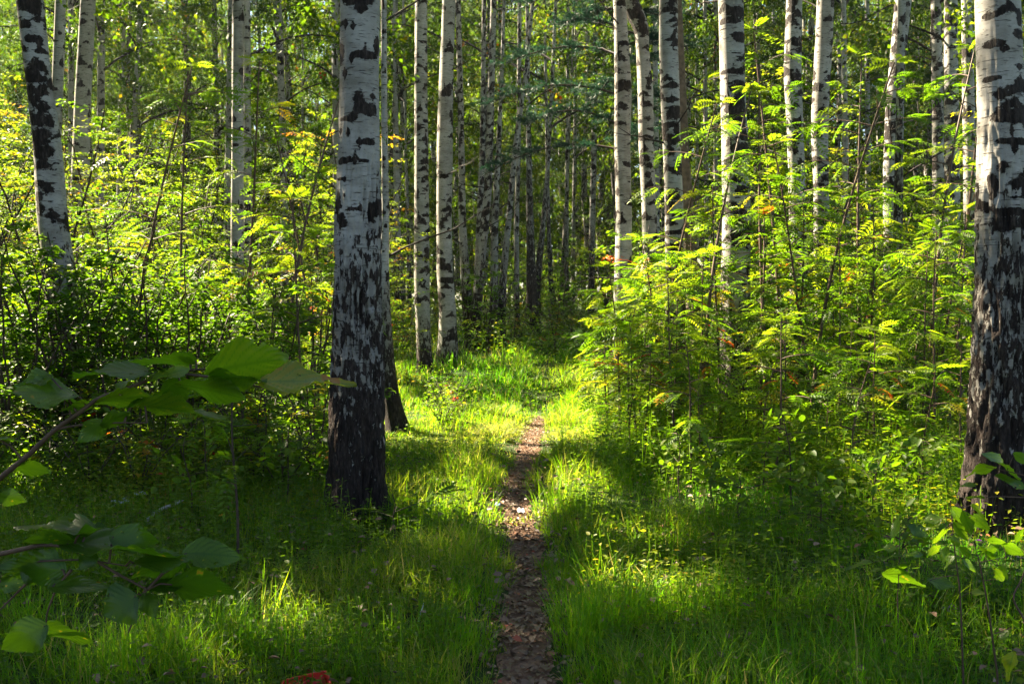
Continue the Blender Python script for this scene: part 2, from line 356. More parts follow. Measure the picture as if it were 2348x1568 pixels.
def crown_geo(H, h0, Rc, seed, nl, tw, lv, size, axis=None, keep=None, origin=None, droop=1.0):
    """limbs (tubes) and hanging leaf sprays of a birch; axis(z)->xy of the trunk"""
    rg = np.random.default_rng(seed); limbs = []; P = []; A = []; T = []
    for i in range(nl):
        z = min(h0+(H-h0)*((i+rg.random())/nl)**0.9, H-1.0); az = i*2.4+rg.uniform(-.5, .5)
        f = (z-h0)/(H-h0); L = Rc*(0.45+0.75*math.sin(math.pi*min(.95, .25+.75*f)))*rg.uniform(.7, 1.15)
        s = np.linspace(0, 1, 7); out = L*s; up = L*(0.75*s-0.55*s*s*droop)
        c0 = axis(z) if axis else (0, 0)
        q = np.stack([c0[0]+out*np.cos(az+.3*s), c0[1]+out*np.sin(az+.3*s), z+up], -1); limbs.append((q, 0.022*L/2*(1-.85*s)+.004))
        for k in range(tw):
            t = rg.uniform(.25, 1); p = np.array([np.interp(t, s, q[:, c]) for c in range(3)])
            d = np.array([math.cos(az+rg.normal(0, .9)), math.sin(az+rg.normal(0, .9)), rg.uniform(-.1, .5)]); l = rg.uniform(.5, 1.3)*(L/2.5)**.5
            u = rg.random(lv)[:, None]; pts = p+d*u*l*.7-np.array([0, 0, 1])*u**2*l*1.1*droop+rg.normal(0, .055, (lv, 3))
            P.append(pts); a = rg.normal(0, .5, (lv, 3))+d*.5; a[:, 2] -= .6; A.append(a); T.append(np.clip(rg.normal(.42, .17), 0, .86)+rg.normal(0, .07, lv))
    P = np.concatenate(P); A = np.concatenate(A); T = np.concatenate(T)
    if keep is not None:
        limbs = [l for l in limbs if in_gap(l[0]+origin).mean() < .2]
        g = in_gap(P+origin); k = ~g | (rg.random(len(P)) < keep); P, A, T = P[k], A[k], T[k]
    n = len(P); N = rg.normal(0, .75, (n, 3)); N[:, 2] += .8
    G = Geo(); L = size*rg.uniform(.7, 1.25, n); G.leaves(P, A, N, L, L*.75, np.clip(T, 0, .9), 'kite')
    return limbs, G
def limbs_into(V, F, base, mark, limbs, n=5):
    G = Geo()
    for q, r in limbs: G.tube(q, r, n)
    if not G.V: return V, [F], base, mark
    LV = np.concatenate(G.V); LF = np.concatenate(G.F[4])+len(V)
    return np.concatenate([V, LV]), [F, LF], np.concatenate([base, np.full(len(LV), .9)]), np.concatenate([mark, np.full(len(LV), -.4)])

LAND = []       # landmark trees: (phrase, px at eye height, depth)
def tree_from_pixels(label, phrase, pts, D=None, sides=28, step=.03, hb=1.0, spread=.45, marks=None, rough=0.0, dens=1.0, H=None, crown=True, mat=None, seed=None,
                     flare=.35, size=.10, keep=.03, lean=0.0, h0=None, nl=16, group='birches standing around the clearing', name='birch_tree', cat='birch', lv=22):
    pts = sorted(pts, key=lambda q: -q[1]); seed = seed or int(pts[0][0]*7+pts[0][1])
    b = gp(pts[0][0], pts[0][1]); D = D or b[1]
    W = np.array([at(x, y, D) for x, y, w in pts]); rad = np.array([w/2*D/F for x, y, w in pts])
    base = W[0].copy(); base[2] = float(terrain(base[0], base[1]))
    if W[0][2] > base[2]+.02:
        k = min(2, len(W)-1); sl = (W[0]-W[k])/(W[0][2]-W[k][2]); e = W[0]+sl*(base[2]-W[0][2])*.5; e[2] = base[2]
        base = e; base[2] = float(terrain(e[0], e[1])); W = np.vstack([base, W]); rad = np.concatenate([[rad[0]*1.05], rad])
    base = np.array([W[0][0], D, float(terrain(W[0][0], D))])
    P = W-base; P = np.vstack([P[0]-[0, 0, .12], P[P[:, 2] > -.1]]); rad = np.concatenate([[rad[0]], rad[W[:, 2]-base[2] > -.1]])
    top = P[-1]; H = H or rng.uniform(15, 19); k = -3 if len(P) > 3 else -2
    sl = (P[-1]-P[k])/max(.3, P[-1][2]-P[k][2]); sl[:2] = np.clip(sl[:2], -.12, .12)*.6
    for f in (.35, .7, 1.0):
        z = top[2]+(H-top[2])*f; P = np.vstack([P, [top[0]+sl[0]*(z-top[2]), top[1]+sl[1]*(z-top[2]), z]]); rad = np.append(rad, max(.02, rad[len(rad)-1 if f == .35 else -1]*(1-.45*f)))
    fine = min(H-.5, (CAMZ+.33*D)-base[2]+.3)
    mm = []
    for m in (marks or []):
        px, py, hw, hh, kd = m; wpt = at(px, py, D); h = wpt[2]-base[2]; c = np.interp(h, P[:, 2], P[:, 0])+base[0]; r0 = np.interp(h, P[:, 2], rad)
        sx = np.clip((wpt[0]-c)/r0, -.97, .97); t0 = -math.pi/2+math.asin(sx); mm.append((h, t0, hw*D/F/r0/max(.45, math.sqrt(1-sx*sx)), hh*D/F, kd, r0))
    V, Fc, ba, ma = trunk_geo(P, rad, None, sides, step, fine, seed, hb, spread, mm, rough, dens, flare)
    faces = [Fc]; t = empty(name, base)
    if crown:
        ax = lambda z: (np.interp(z, P[:, 2], P[:, 0]), np.interp(z, P[:, 2], P[:, 1]))
        limbs, G = crown_geo(H+.5, h0 or (5.2 if D >= 21 else max(fine+.4, H*.42)), 2.6, seed+9, nl, 14, lv, size, ax, keep, base)
        V, faces, ba, ma = limbs_into(V, Fc, ba, ma, limbs)
    if D > 11 and isinstance(faces, list):
        rt = np.random.default_rng(seed+77); tw = []
        for q in range(rt.integers(2, 6)):
            z = rt.uniform(1.2, max(2, fine)); az = rt.uniform(0, 6.28); l = rt.uniform(.35, 1.5); f = np.linspace(0, 1, 6); c = np.array([np.interp(z, P[:, 2], P[:, 0]), np.interp(z, P[:, 2], P[:, 1]), z])
            q_ = c+np.outer(f*l, [math.cos(az), math.sin(az), rt.uniform(-.1, .8)])+np.cumsum(rt.normal(0, .02, (6, 3)), 0)*f[:, None]*2; tw.append((q_, .013*(1-.8*f)+.002))
            for w in range(2): k0 = rt.integers(2, 5); tw.append((q_[k0]+np.outer(np.linspace(0, 1, 4)*l*.4, rt.normal(0, .6, 3)+[0, 0, .3]), .004))
        V, faces, ba, ma = limbs_into(V, np.concatenate([x for x in faces if x.shape[1] == 4]), ba, ma, tw, 4)
    obj('trunk', mk('trunk', V, faces, {'base': ba, 'mark': ma}, [mat or M_BARK], True), t)
    if crown: obj('crown', G.mesh('crown', [M_BIRCH]), t)
    tag(t, label, cat, group); LAND.append((phrase, proj(base+[0, 0, 1.2])[0], D)); return t

def zz(z, ox, oy, s=.3316): return [(ox+x*s, oy+y*s, a*s*1.15, b*s*1.22, k) for x, y, a, b, k in z]
MARKS_M = zz([(720,30,130,50,'b'),(745,95,60,45,'d'),(600,185,32,18,'b'),(635,200,22,55,'d'),(693,215,26,42,'d'),(598,390,24,75,'v'),(680,435,28,55,'d'),(775,410,95,28,'b'),(775,390,30,62,'d'),(845,330,20,70,'v'),(630,530,28,55,'d'),
   (735,715,62,85,'d'),(780,780,85,42,'b'),(690,830,50,65,'d'),(640,840,60,18,'b'),(820,690,22,38,'d'),(600,920,20,36,'d'),(655,940,25,42,'d'),(735,1005,28,52,'d'),(800,1000,45,24,'b'),(625,1125,60,25,'b'),(705,1115,33,65,'d'),(770,1130,40,15,'b'),
   (630,1250,15,26,'d'),(600,1250,34,12,'b'),(632,1362,14,26,'d'),(576,1430,22,100,'v'),(690,1462,60,13,'b'),(745,1450,20,42,'d'),(820,1480,28,70,'v'),(600,1540,40,60,'v')], 587, 0)
MARKS_R = zz([(1600,85,140,38,'c'),(1480,140,50,40,'d'),(1690,150,40,60,'v'),(1500,335,60,30,'b'),(1560,375,50,30,'d'),(1690,270,60,34,'b'),(1490,570,45,20,'b'),(1680,490,60,30,'d'),(1690,610,150,60,'c'),(1540,680,55,60,'d'),(1620,740,140,45,'c'),(1620,830,150,50,'b'),(1720,830,50,90,'v'),
   (1650,1000,140,24,'b'),(1625,1035,40,70,'d'),(1610,930,26,70,'d'),(1550,1170,55,55,'d'),(1740,1220,110,70,'c'),(1640,1290,80,60,'d'),(1740,1330,60,90,'v'),(1500,1300,25,90,'v'),(1600,1480,130,32,'b'),(1560,1560,90,60,'v'),(1700,1560,70,50,'v')], 1761, 0)
MARKS_1 = zz([(240,45,90,60,'b'),(200,190,55,30,'b'),(290,150,40,35,'d'),(270,290,60,30,'b'),(300,310,25,50,'d'),(320,370,35,15,'b'),(295,465,85,55,'c'),(255,540,70,26,'b'),(230,635,45,34,'b'),(270,700,70,60,'d'),(330,760,60,70,'d'),(310,840,80,40,'b'),(270,860,40,60,'d'),(370,850,30,50,'v'),
   (320,940,90,28,'b'),(335,1060,85,50,'b'),(340,1140,90,38,'c'),(300,1280,60,24,'b'),(370,1320,60,50,'d'),(300,1370,40,36,'b'),(310,1450,60,70,'d'),(400,1500,60,60,'d')], 0, 0)

B = tree_from_pixels
B('large white birch with black base standing left of the path', 'the large birch left of the path',
  [(827,0,90),(824,200,89),(822,400,93),(820,520,99),(820,686,105),(822,852,113),(819,1017,122),(818,1130,126),(818,1195,122)], sides=96, step=.014, hb=2.5, spread=.75, marks=MARKS_M, rough=.04, dens=.12, flare=.30, seed=31)
B('thick white birch with black base cut by the right edge', 'the thick birch at the right edge',
  [(2287,0,95),(2294,200,100),(2300,400,106),(2303,600,114),(2300,850,126),(2290,1050,138),(2278,1180,136),(2274,1222,134)], sides=96, step=.014, hb=2.5, spread=.9, marks=MARKS_R, rough=.04, dens=.1, flare=.22, seed=57)
B('white birch with heavy black blotches leaning at the left edge', 'the blotchy birch at the left edge',
  [(68,0,58),(90,198,55),(108,330,60),(120,497,64),(134,600,67),(150,760,72)], D=10, sides=56, step=.02, hb=2.4, spread=1.1, marks=MARKS_1, dens=1.6)
B('slim birch trunk partly hidden behind the blotchy left birch', 'the slim birch behind the left edge birch', [(139,0,23),(132,200,25),(126,330,26),(122,500,28)], D=15, h0=4.0, size=.085, nl=22)
B('broad sunlit birch trunk half veiled by yellow leaves', 'the leaf-veiled birch on the left', [(202,0,33),(191,200,35),(182,460,40),(180,560,42)], D=21, h0=4.6, size=.085, nl=24)
B('slender birch deep behind the left thicket with a bluish trunk', 'the slender bluish birch on the left', [(322,30,12),(313,200,13),(306,290,15),(303,420,16)], D=29, sides=18, step=.05)
B('thin birch standing beside the slender bluish birch', 'the thin bluish birch', [(281,200,9),(277,250,11),(275,330,11)], D=30, sides=16, step=.05)
B('birch with a bright sunlit left rim rising from the left thicket', 'the rim-lit birch in the left thicket', [(547,0,27),(545,160,26),(545,330,28),(544,520,29),(545,720,30)], D=16, h0=5.0, size=.085, nl=22)
B('thin grey birch just behind the rim-lit left birch', 'the thin grey birch', [(528,0,10),(524,260,12),(521,420,13)], D=28, sides=16, step=.05)
B('dark-barred birch halfway between thicket and large birch', 'the dark-barred birch', [(636,0,17),(643,150,16),(647,260,15),(650,400,16),(652,520,17)], D=27, sides=18, step=.05, dens=2.0)
B('very thin pale birch stem right of the dark-barred birch', 'the very thin pale birch', [(694,160,4.5),(694,270,5)], D=34, sides=10, step=.08)
B('pale birch almost hidden along the large birch on its left', 'the half-hidden pale birch', [(768,0,16),(769,200,15),(771,360,15),(772,500,17)], D=27, sides=18, step=.05)
B('birch with a dark curved mossy foot right behind the large birch', 'the curved-foot birch', [(880,0,13),(881,250,14),(884,480,18),(881,600,22),(882,700,25),(886,800,30),(893,880,36),(905,950,42),(915,992,46)], sides=28, hb=2.2, spread=.9, dens=1.8)
B('dark forked birch in the gap right of the large birch', 'the dark forked birch', [(905,150,8),(908,300,13),(910,520,16),(912,600,20),(916,660,24)], D=26, sides=18, step=.05, hb=2.6)
B('thin dark trunk left of the mottled sunlit birch', 'the thin dark trunk', [(930,330,6),(935,520,8),(938,640,10)], D=30, sides=14, step=.06, hb=4)
B('mottled birch of the sunlit pair, left one with shaggy dark patches', 'the mottled birch of the sunlit pair', [(966,0,28),(965,200,29),(966,350,32),(967,520,34),(967,640,36),(969,720,34),(972,800,33),(976,855,32)], sides=36, step=.025, hb=1.1, spread=.6, dens=2.6)
B('clean white birch of the sunlit pair, right one bowed at its foot', 'the clean white birch of the sunlit pair', [(1029,0,30),(1024,160,32),(1020,330,36),(1018,500,35),(1020,620,38),(1027,719,39),(1026,802,44),(1016,843,46)], sides=36, step=.025, hb=.7, spread=.45, dens=1.2)
for lab, ph, p, D in [('narrow birch added for shade, peeping out beside the rim-lit left birch', 'the peeping birch', [(566,0,15),(567,300,17),(568,500,18)], 22.5), ('birch added for shade, mostly hidden behind the leaf-veiled birch', 'the hidden birch', [(233,0,15),(231,300,17),(229,450,18)], 25), ('narrow grey birch added for shade between blotchy and leaf-veiled birches', 'the narrow left birch', [(162,0,12),(164,300,14),(165,450,15)], 27)]:
    B(lab, ph, p, D=D, sides=18, step=.05, nl=30, lv=30, h0=6.0, dens=1.8)  # three birches added so their dense crowns shade the meadow beyond
far = dict(sides=16, step=.05, dens=4, spread=2.2, group='grey birches crowding beyond the meadow')
B('leftmost stem of the grey birch clump behind the sunlit pair', 'the grey birch clump', [(1058,330,14),(1060,520,18),(1072,700,24),(1082,802,32)], hb=3, **far)
B('middle stem of the grey birch clump behind the sunlit pair', 'the clump middle stem', [(1109,80,10),(1106,350,13),(1100,520,16),(1096,650,18),(1091,800,26)], hb=3, **far)
B('rightward leaning white stem of the grey birch clump', 'the leaning clump stem', [(1132,0,14),(1125,250,16),(1119,430,18),(1107,560,20),(1095,680,24),(1080,804,34)], hb=3, **far)
B('upright stem of the twin birch left of the path end', 'the twin birch', [(1150,200,8),(1140,400,12),(1134,520,16),(1133,680,20),(1132,796,28)], hb=3, **far)
B('leaning stem of the twin birch left of the path end', 'the leaning twin birch', [(1222,0,8),(1206,165,9),(1190,280,11),(1180,350,12),(1165,520,14),(1152,650,18),(1146,792,26)], hb=3, **far)
B('thin grey birch right beside the twin birch', 'the thin birch by the twin', [(1189,350,10),(1184,520,12),(1185,700,12),(1187,785,14)], hb=3, **far)
B('thick dark trunk above the far end of the path', 'the thick dark trunk', [(1211,230,9),(1213,400,14),(1216,550,18),(1220,680,26),(1221,768,34)], hb=5.5, **far)
B('dark trunk leaning right from beside the thick dark trunk', 'the leaning dark trunk', [(1264,240,8),(1255,400,10),(1243,540,13),(1232,640,16),(1229,762,22)], hb=5.5, **far)
B('dark forked trunk right of the path end', 'the forked trunk', [(1254,330,7),(1258,520,9),(1263,640,11),(1270,700,15),(1273,756,19)], hb=5, **far)
B('slim dark trunk touching the forked trunk on its right', 'the slim dark trunk', [(1302,400,6),(1288,640,9),(1282,742,11)], hb=5, **far)
B('slim trunk with grey bark second right of the forked trunk', 'the slim grey trunk', [(1301,250,7),(1299,520,10),(1298,745,12)], hb=4, **far)
B('very slim trunk between the slim grey trunk and the right thicket', 'the very slim trunk', [(1318,300,6),(1315,520,8),(1314,735,9)], hb=4, **far)
B('dark trunk with white left edge at the thicket edge', 'the dark trunk by the thicket', [(1362,330,13),(1358,520,14),(1355,752,15)], hb=4, **far)
B('thin white birch leaning in front of the dark trunk by the thicket', 'the thin leaning white birch', [(1374,330,6),(1385,400,7),(1396,470,7),(1402,560,8),(1404,690,9)], hb=3, **far)
B('bright white birch with lit left side at the right of the path', 'the bright white birch', [(1420,0,28),(1424,70,31),(1429,200,40),(1427,330,37),(1431,500,36),(1429,600,38),(1424,720,37),(1424,800,38),(1424,880,40)], D=14, sides=40, step=.022, hb=1.3, dens=1.8)
B('bent birch with a black elbow near the top of the photo', 'the bent birch', [(1428,-70,40),(1441,0,43),(1460,43,44),(1471,66,34),(1473,110,29),(1480,200,35),(1482,330,35),(1488,460,34),(1492,600,36),(1494,740,38)], D=14.8, sides=40, step=.022, hb=1.3, dens=2.2,
  marks=[(1466,40,16,26,'v'),(1474,70,16,20,'v'),(1486,205,14,10,'d'),(1484,240,18,9,'c'),(1484,275,16,9,'d'),(1488,380,14,10,'c')])
B('birch with broad black bands behind the right thicket', 'the black-banded birch', [(1533,0,42),(1533,100,42),(1537,230,43),(1540,330,40),(1546,480,42),(1548,700,43),(1550,910,46)], D=12, sides=40, step=.022, hb=1.9, spread=.9, dens=2.2,
  marks=[(1538,28,30,9,'b'),(1545,48,22,8,'c'),(1540,200,22,10,'v'),(1545,265,24,18,'v'),(1528,290,18,8,'b'),(1550,300,10,20,'v')])
B('thin birch glimpsed between the bent birch and the black-banded birch', 'the glimpsed thin birch', [(1502,0,11),(1503,200,12),(1506,400,13)], D=26, sides=16, step=.05)
B('leaning brown-barked tree without white bark in the right thicket', 'the brown-barked tree', [(1548,0,30),(1556,200,33),(1562,340,35),(1572,470,36),(1588,640,40),(1603,800,43),(1610,955,46)], sides=30, mat=M_BROWN, dens=0, name='brown_tree', cat='tree', group=None)
B('sturdy white birch with black bands rising from the right thicket', 'the sturdy birch in the right thicket', [(1675,0,56),(1680,200,57),(1686,330,60),(1689,500,64),(1685,686,67),(1687,820,71),(1689,984,76)], sides=56, step=.02, hb=2.2, spread=.9, dens=1.6,
  marks=[(1690,35,32,16,'b'),(1665,55,30,9,'b'),(1695,92,26,16,'v'),(1695,205,30,20,'v'),(1680,215,22,8,'d'),(1682,273,30,7,'b'),(1690,240,20,28,'v'),(1692,360,22,14,'v'),(1670,380,20,16,'d'),(1685,412,28,12,'c'),(1695,440,20,14,'v')])
B('birch half in shadow, left of the two pale birches on the right', 'the half-shadowed birch', [(1821,0,35),(1817,165,40),(1822,265,38),(1827,400,37),(1829,500,38),(1830,640,40)], D=14.2, h0=4.6, size=.08, nl=22, lv=18, sides=36, step=.025, hb=1.5, dens=2.8)
B('pale sunlit birch right of the half-shadowed birch', 'the pale birch on the right', [(1893,0,39),(1889,100,38),(1883,200,38),(1879,300,38),(1883,430,34),(1884,520,36),(1886,640,38)], D=14.6, h0=4.6, size=.08, nl=22, lv=18, sides=36, step=.025, hb=1.4, dens=2.0)
B('sunlit birch with fine black ticks midway to the right edge', 'the ticked birch', [(2071,0,36),(2059,133,34),(2047,265,33),(2043,400,35),(2044,500,36),(2046,640,38)], D=15, h0=4.6, size=.08, nl=22, lv=18, sides=36, step=.025, hb=1.4, dens=3.0)
B('dark thin trunk standing just right of the ticked birch', 'the dark thin trunk on the right', [(2062,350,18),(2058,600,22),(2054,760,24)], D=13.5, sides=20, step=.05, hb=5)
B('pale birch close left of the thick birch at the right edge', 'the pale birch near the right edge', [(2216,0,22),(2220,200,26),(2224,400,28),(2226,640,32)], D=17, sides=26, step=.04, dens=2.4)
B('grey blurred birch left of the pale birch near the right edge', 'the grey birch on the right', [(2146,0,22),(2150,250,24),(2152,480,26)], D=22, sides=20, step=.05, dens=3)
B('broad grey birch between two paler birches near the right edge', 'the broad grey birch', [(2180,0,28),(2182,280,31),(2184,480,34)], D=21, sides=20, step=.05, dens=3)
for lab, ph, p, D in [('thin birch showing between the pale birch and the ticked birch', 'the thin middle birch', [(1988,0,9),(1990,330,12),(1991,480,13)], 28),
                      ('thin white birch close right of the pale birch on the right', 'the thin white birch', [(1934,0,11),(1938,330,14),(1940,470,15)], 25),
                      ('twig-thin birch high up left of the ticked birch', 'the twig-thin birch', [(2013,0,5),(2013,110,6),(2014,400,7)], 34),
                      ('narrow birch just left of the sturdy birch in the thicket', 'the narrow birch', [(1640,0,8),(1641,330,10),(1642,480,11)], 30),
                      ('narrow grey birch second left of the sturdy birch in the thicket', 'the narrow grey birch', [(1616,0,8),(1618,330,10),(1620,480,11)], 29),
                      ('pencil-thin birch right of the brown-barked tree', 'the pencil-thin birch', [(1597,150,7),(1598,330,8),(1599,450,9)], 32)]:
    B(lab, ph, p, D=D, sides=16, step=.05)

# ------------------------------------------------------------------ a dark pine behind the bright birch, boughs reaching over the path
def pine(px, D, H, h0, seed):
    rg = np.random.default_rng(seed); p = at(px, 500, D); b = np.array([p[0], D, float(terrain(p[0], D))]); t = empty('pine_tree', b); W = Geo(); G = Geo()
    z = np.linspace(-.1, H, 10); W.tube(np.stack([.04*np.sin(z), .03*np.cos(z), z], -1), np.linspace(.10, .02, 10), 10)
    for i in range(20):
        zz_ = h0+(H-h0)*(i+rg.random())/20; az = rg.uniform(0, 6.28) if i % 3 else math.pi+rg.normal(0, .35); L = (2.9 if i % 3 == 0 else 1.9)*rg.uniform(.7, 1.1)*(1.15-.7*(zz_-h0)/(H-h0)); q = np.linspace(0, 1, 7); d = np.array([math.cos(az), math.sin(az), 0])
        br = np.array([0, 0, zz_])+np.outer(q*L, d)+np.outer(L*(.30*q-.42*q*q), [0, 0, 1]); W.tube(br, .022*(1-.85*q)+.004, 5)
        for k in range(32):
            u = rg.uniform(.1, 1); c = np.array([np.interp(u, q, br[:, j]) for j in range(3)]); a2 = az+rg.choice([-1, 1])*rg.uniform(.2, 1.3); dd = np.array([math.cos(a2), math.sin(a2), rg.uniform(-.25, .35)]); l = rg.uniform(.15, .5)
            m = 64; P = c+dd*np.linspace(0, l, m)[:, None]; A = rg.normal(0, .6, (m, 3))+dd; G.leaves(P, A, rg.normal(0, 1, (m, 3)), rg.uniform(.06, .11, m), .013, rg.uniform(.1, .6, m), 'kite', 0)
    obj('trunk', W.mesh('trunk', [M_TWIG], True), t); obj('crown', G.mesh('crown', [M_PINE]), t); tag(t, 'dark blue-green pine with boughs hanging behind the bright white birch', 'pine'); return t
pine(1418, 19, 7.8, 3.9, 5)

# ------------------------------------------------------------------ far birches: shared trunk and crown shapes
proto = []
for v in range(6):
    H = 17+v*.9; rg = np.random.default_rng(100+v); lean = rg.normal(0, .35, 2)
    P = np.array([[lean[0]*(z/H)**1.5+.12*math.sin(z*.7+v), lean[1]*(z/H)**1.5, z] for z in np.linspace(-.15, H, 14)]); r = np.interp(np.linspace(0, 1, 14), [0, .15, .6, 1], [.155, .13, .085, .02])
    V, Fc, ba, ma = trunk_geo(P, r, None, 12, .09, 12, 100+v, [2.2, 5.5, 1.5, 8, 3.5, 2.6][v], 1.8, (), 0, 4.0, .3)
    limbs, G = crown_geo(H+.5, [2.4, 3.2, 2.0, 3.6, 2.6, 2.2][v], 2.5, 200+v, 28, 11, 70, .085, lambda z: (np.interp(z, P[:, 2], P[:, 0]), np.interp(z, P[:, 2], P[:, 1])))
    V, fs, ba, ma = limbs_into(V, Fc, ba, ma, limbs, 4)
    proto.append((mk('trunk', V, fs, {'base': ba, 'mark': ma}, [M_BARK], True), G.mesh('crown', [M_BIRCH])))
def far_birch(x, y, v, s, label, group, name='birch_tree'):
    t = empty(name, (x, y, float(terrain(x, y)))); t.rotation_euler = (0, 0, rng.uniform(0, 6.28)); t.scale = (s, s, s*rng.uniform(.92, 1.1))
    obj('trunk', proto[v][0], t); obj('crown', proto[v][1], t); tag(t, label, 'birch', group); return t
rg = np.random.default_rng(5); spots = []
tries = 0
while len(spots) < 205 and tries < 9000:
    tries += 1
    y = 25+38*rg.random()**.8; x = rg.uniform(-.62, .62)*y
    if any((x-a)**2+(y-b)**2 < 2.0 for a, b in spots): continue
    px = proj((x, y, 2))[0]
    if 1130 < px < 1330 and y < 38: continue
    if x < -4 and (in_gap(np.array([[x+d, y+e, z] for z in (6, 8, 10, 12, 14, 16) for d in (-1.8, 0, 1.8) for e in (-1.8, 1.8)])).mean() > .04 or in_gap(np.array([[x, y, z] for z in np.arange(1, 18, 1.)]), True).any()): continue
    if y < 29 and 880 < px < 1400: continue
    spots.append((x, y))
def side_phrase(px):
    c = sorted(LAND, key=lambda l: abs(l[1]-px))[0]
    return c[0]
for x, y in spots:
    px = proj((x, y, 2))[0]
    far_birch(x, y, rg.integers(6), rg.uniform(.6, 1.05), 'slender birch in the deep forest behind '+side_phrase(px), 'distant birches of the deep forest')

# birches added outside the left edge, crowns culled to shape shade and sun gaps
rg = np.random.default_rng(8); k = 0; shade = []
while len(shade) < 37 and k < 6000:
    k += 1
    x = rg.uniform(-33, -6); y = rg.uniform(2, 27)
    if x > -.56*y-2.6 or any((x-a)**2+(y-b)**2 < 7.5 for a, b in shade): continue
    if in_gap(np.array([[x+d, y, z] for z in (1, 3, 5, 7, 9) for d in (-.15, .15)]), True).any(): continue
    shade.append((x, y))
for i, (x, y) in enumerate(shade):
    b = np.array([x, y, float(terrain(x, y))]); H = rg.uniform(16, 20); t = empty('birch_tree', b)
    P = np.array([[.15*math.sin(z*.5+i), .1*math.cos(z*.6), z] for z in np.linspace(-.1, H, 12)]); r = np.linspace(.16, .02, 12)
    V, Fc, ba, ma = trunk_geo(P, r, None, 12, .12, 10, 300+i, 1.2, .6)
    limbs, G = crown_geo(H+.5, 4.0, 3.3, 400+i, 32, 16, 26, .17, lambda z: (np.interp(z, P[:, 2], P[:, 0]), np.interp(z, P[:, 2], P[:, 1])), 0.02, b)
    V, fs, ba, ma = limbs_into(V, Fc, ba, ma, limbs, 4)
    obj('trunk', mk('trunk', V, fs, {'base': ba, 'mark': ma}, [M_BARK], True), t); obj('crown', G.mesh('crown', [M_BIRCH]), t)
    tag(t, 'unseen leafy birch added outside the left edge to shade the clearing', 'birch', 'added shade birches beyond the left edge')

# far wood closing the view
rg = np.random.default_rng(3); G = Geo(); n = 190000
th = rg.uniform(-.75, .75, n); d = rg.uniform(64, 100, n); x = d*np.tan(th); h = 30*rg.random(n)**.85
cl = np.sin(x*.55+d*.3)*np.sin(h*.5+x*.21)+.6*np.sin(x*1.3+h*.9)
k = cl+rg.normal(0, .5, n) > -.55; x, d, h = x[k], d[k], h[k]; n = len(x)
P = np.stack([x, d, 1.2+h], -1); A = rg.normal(0, .6, (n, 3)); A[:, 2] -= .6; N = rg.normal(0, .8, (n, 3)); N[:, 2] += .7
L = rg.uniform(.22, .5, n); G.leaves(P, A, N, L, L*.7, np.clip(rg.normal(.42, .16, n), 0, .86))
n = 90000; x = rg.uniform(-60, 60, n); d = rg.uniform(56, 70, n); h = 9*rg.random(n)+.2; k = np.sin(x*1.1+d*.6)*np.sin(h*.9+x*.4)+rg.normal(0, .4, n) > -.75; x, d, h = x[k], d[k], h[k]; n = len(x)
A = rg.normal(0, .6, (n, 3)); N = rg.normal(0, .8, (n, 3)); N[:, 2] += .7; L = rg.uniform(.18, .36, n); G.leaves(np.stack([x, d, 1.2+h], -1), A, N, L, L*.7, np.clip(rg.normal(.62, .14, n), 0, .86))
for i in range(240):
    x = rg.uniform(-75, 75); y = rg.uniform(64, 95); G.tube([[x, y, 1], [x+rg.normal(0, .3), y, 10], [x+rg.normal(0, .8), y, 24]], [.17, .12, .05], 5, .1)
tag(obj('woodland', G.mesh('woodland', [M_BIRCH])), 'far wood closing the view behind the birches', kind='stuff')

# ------------------------------------------------------------------ understorey plants
def pinnate(G, P, D, rg, Lr, tint, pairs=6):
    """compound rowan leaves: base points P, directions D"""
    n = len(P); D = unit(D); up = np.tile([0, 0, 1.0], (n, 1))+rg.normal(0, .36, (n, 3)); S = unit(np.cross(D, up)); N = np.cross(S, D)
    for k in range(pairs):
        f = .28+.66*k/(pairs-1); c = P+D*(Lr*f)[:, None]-np.array([0, 0, 1])*(Lr*.32*f*f)[:, None]
        l = Lr*(.30 if 0 < k < pairs-1 else .25)*(1-.12*abs(f-.55))
        for s in (-1, 1):
            A = S*s+D*.55-N*.14; G.leaves(c, A, N+rg.normal(0, .12, (n, 3)), l*rg.uniform(.88, 1.1, n), l*.34, np.clip(tint+rg.normal(0, .025, n), 0, 1), 'kite')
    G.leaves(P+D*Lr[:, None]*.97-np.array([0, 0, 1])*(Lr*.32)[:, None], D-N*.3, N, Lr*.3, Lr*.1, tint, 'kite')
    for i in range(n):
        if i % 2 == 0: G.tube([P[i], P[i]+D[i]*Lr[i]*.95-np.array([0, 0, Lr[i]*.28])], [.0016, .001], 3, .3)
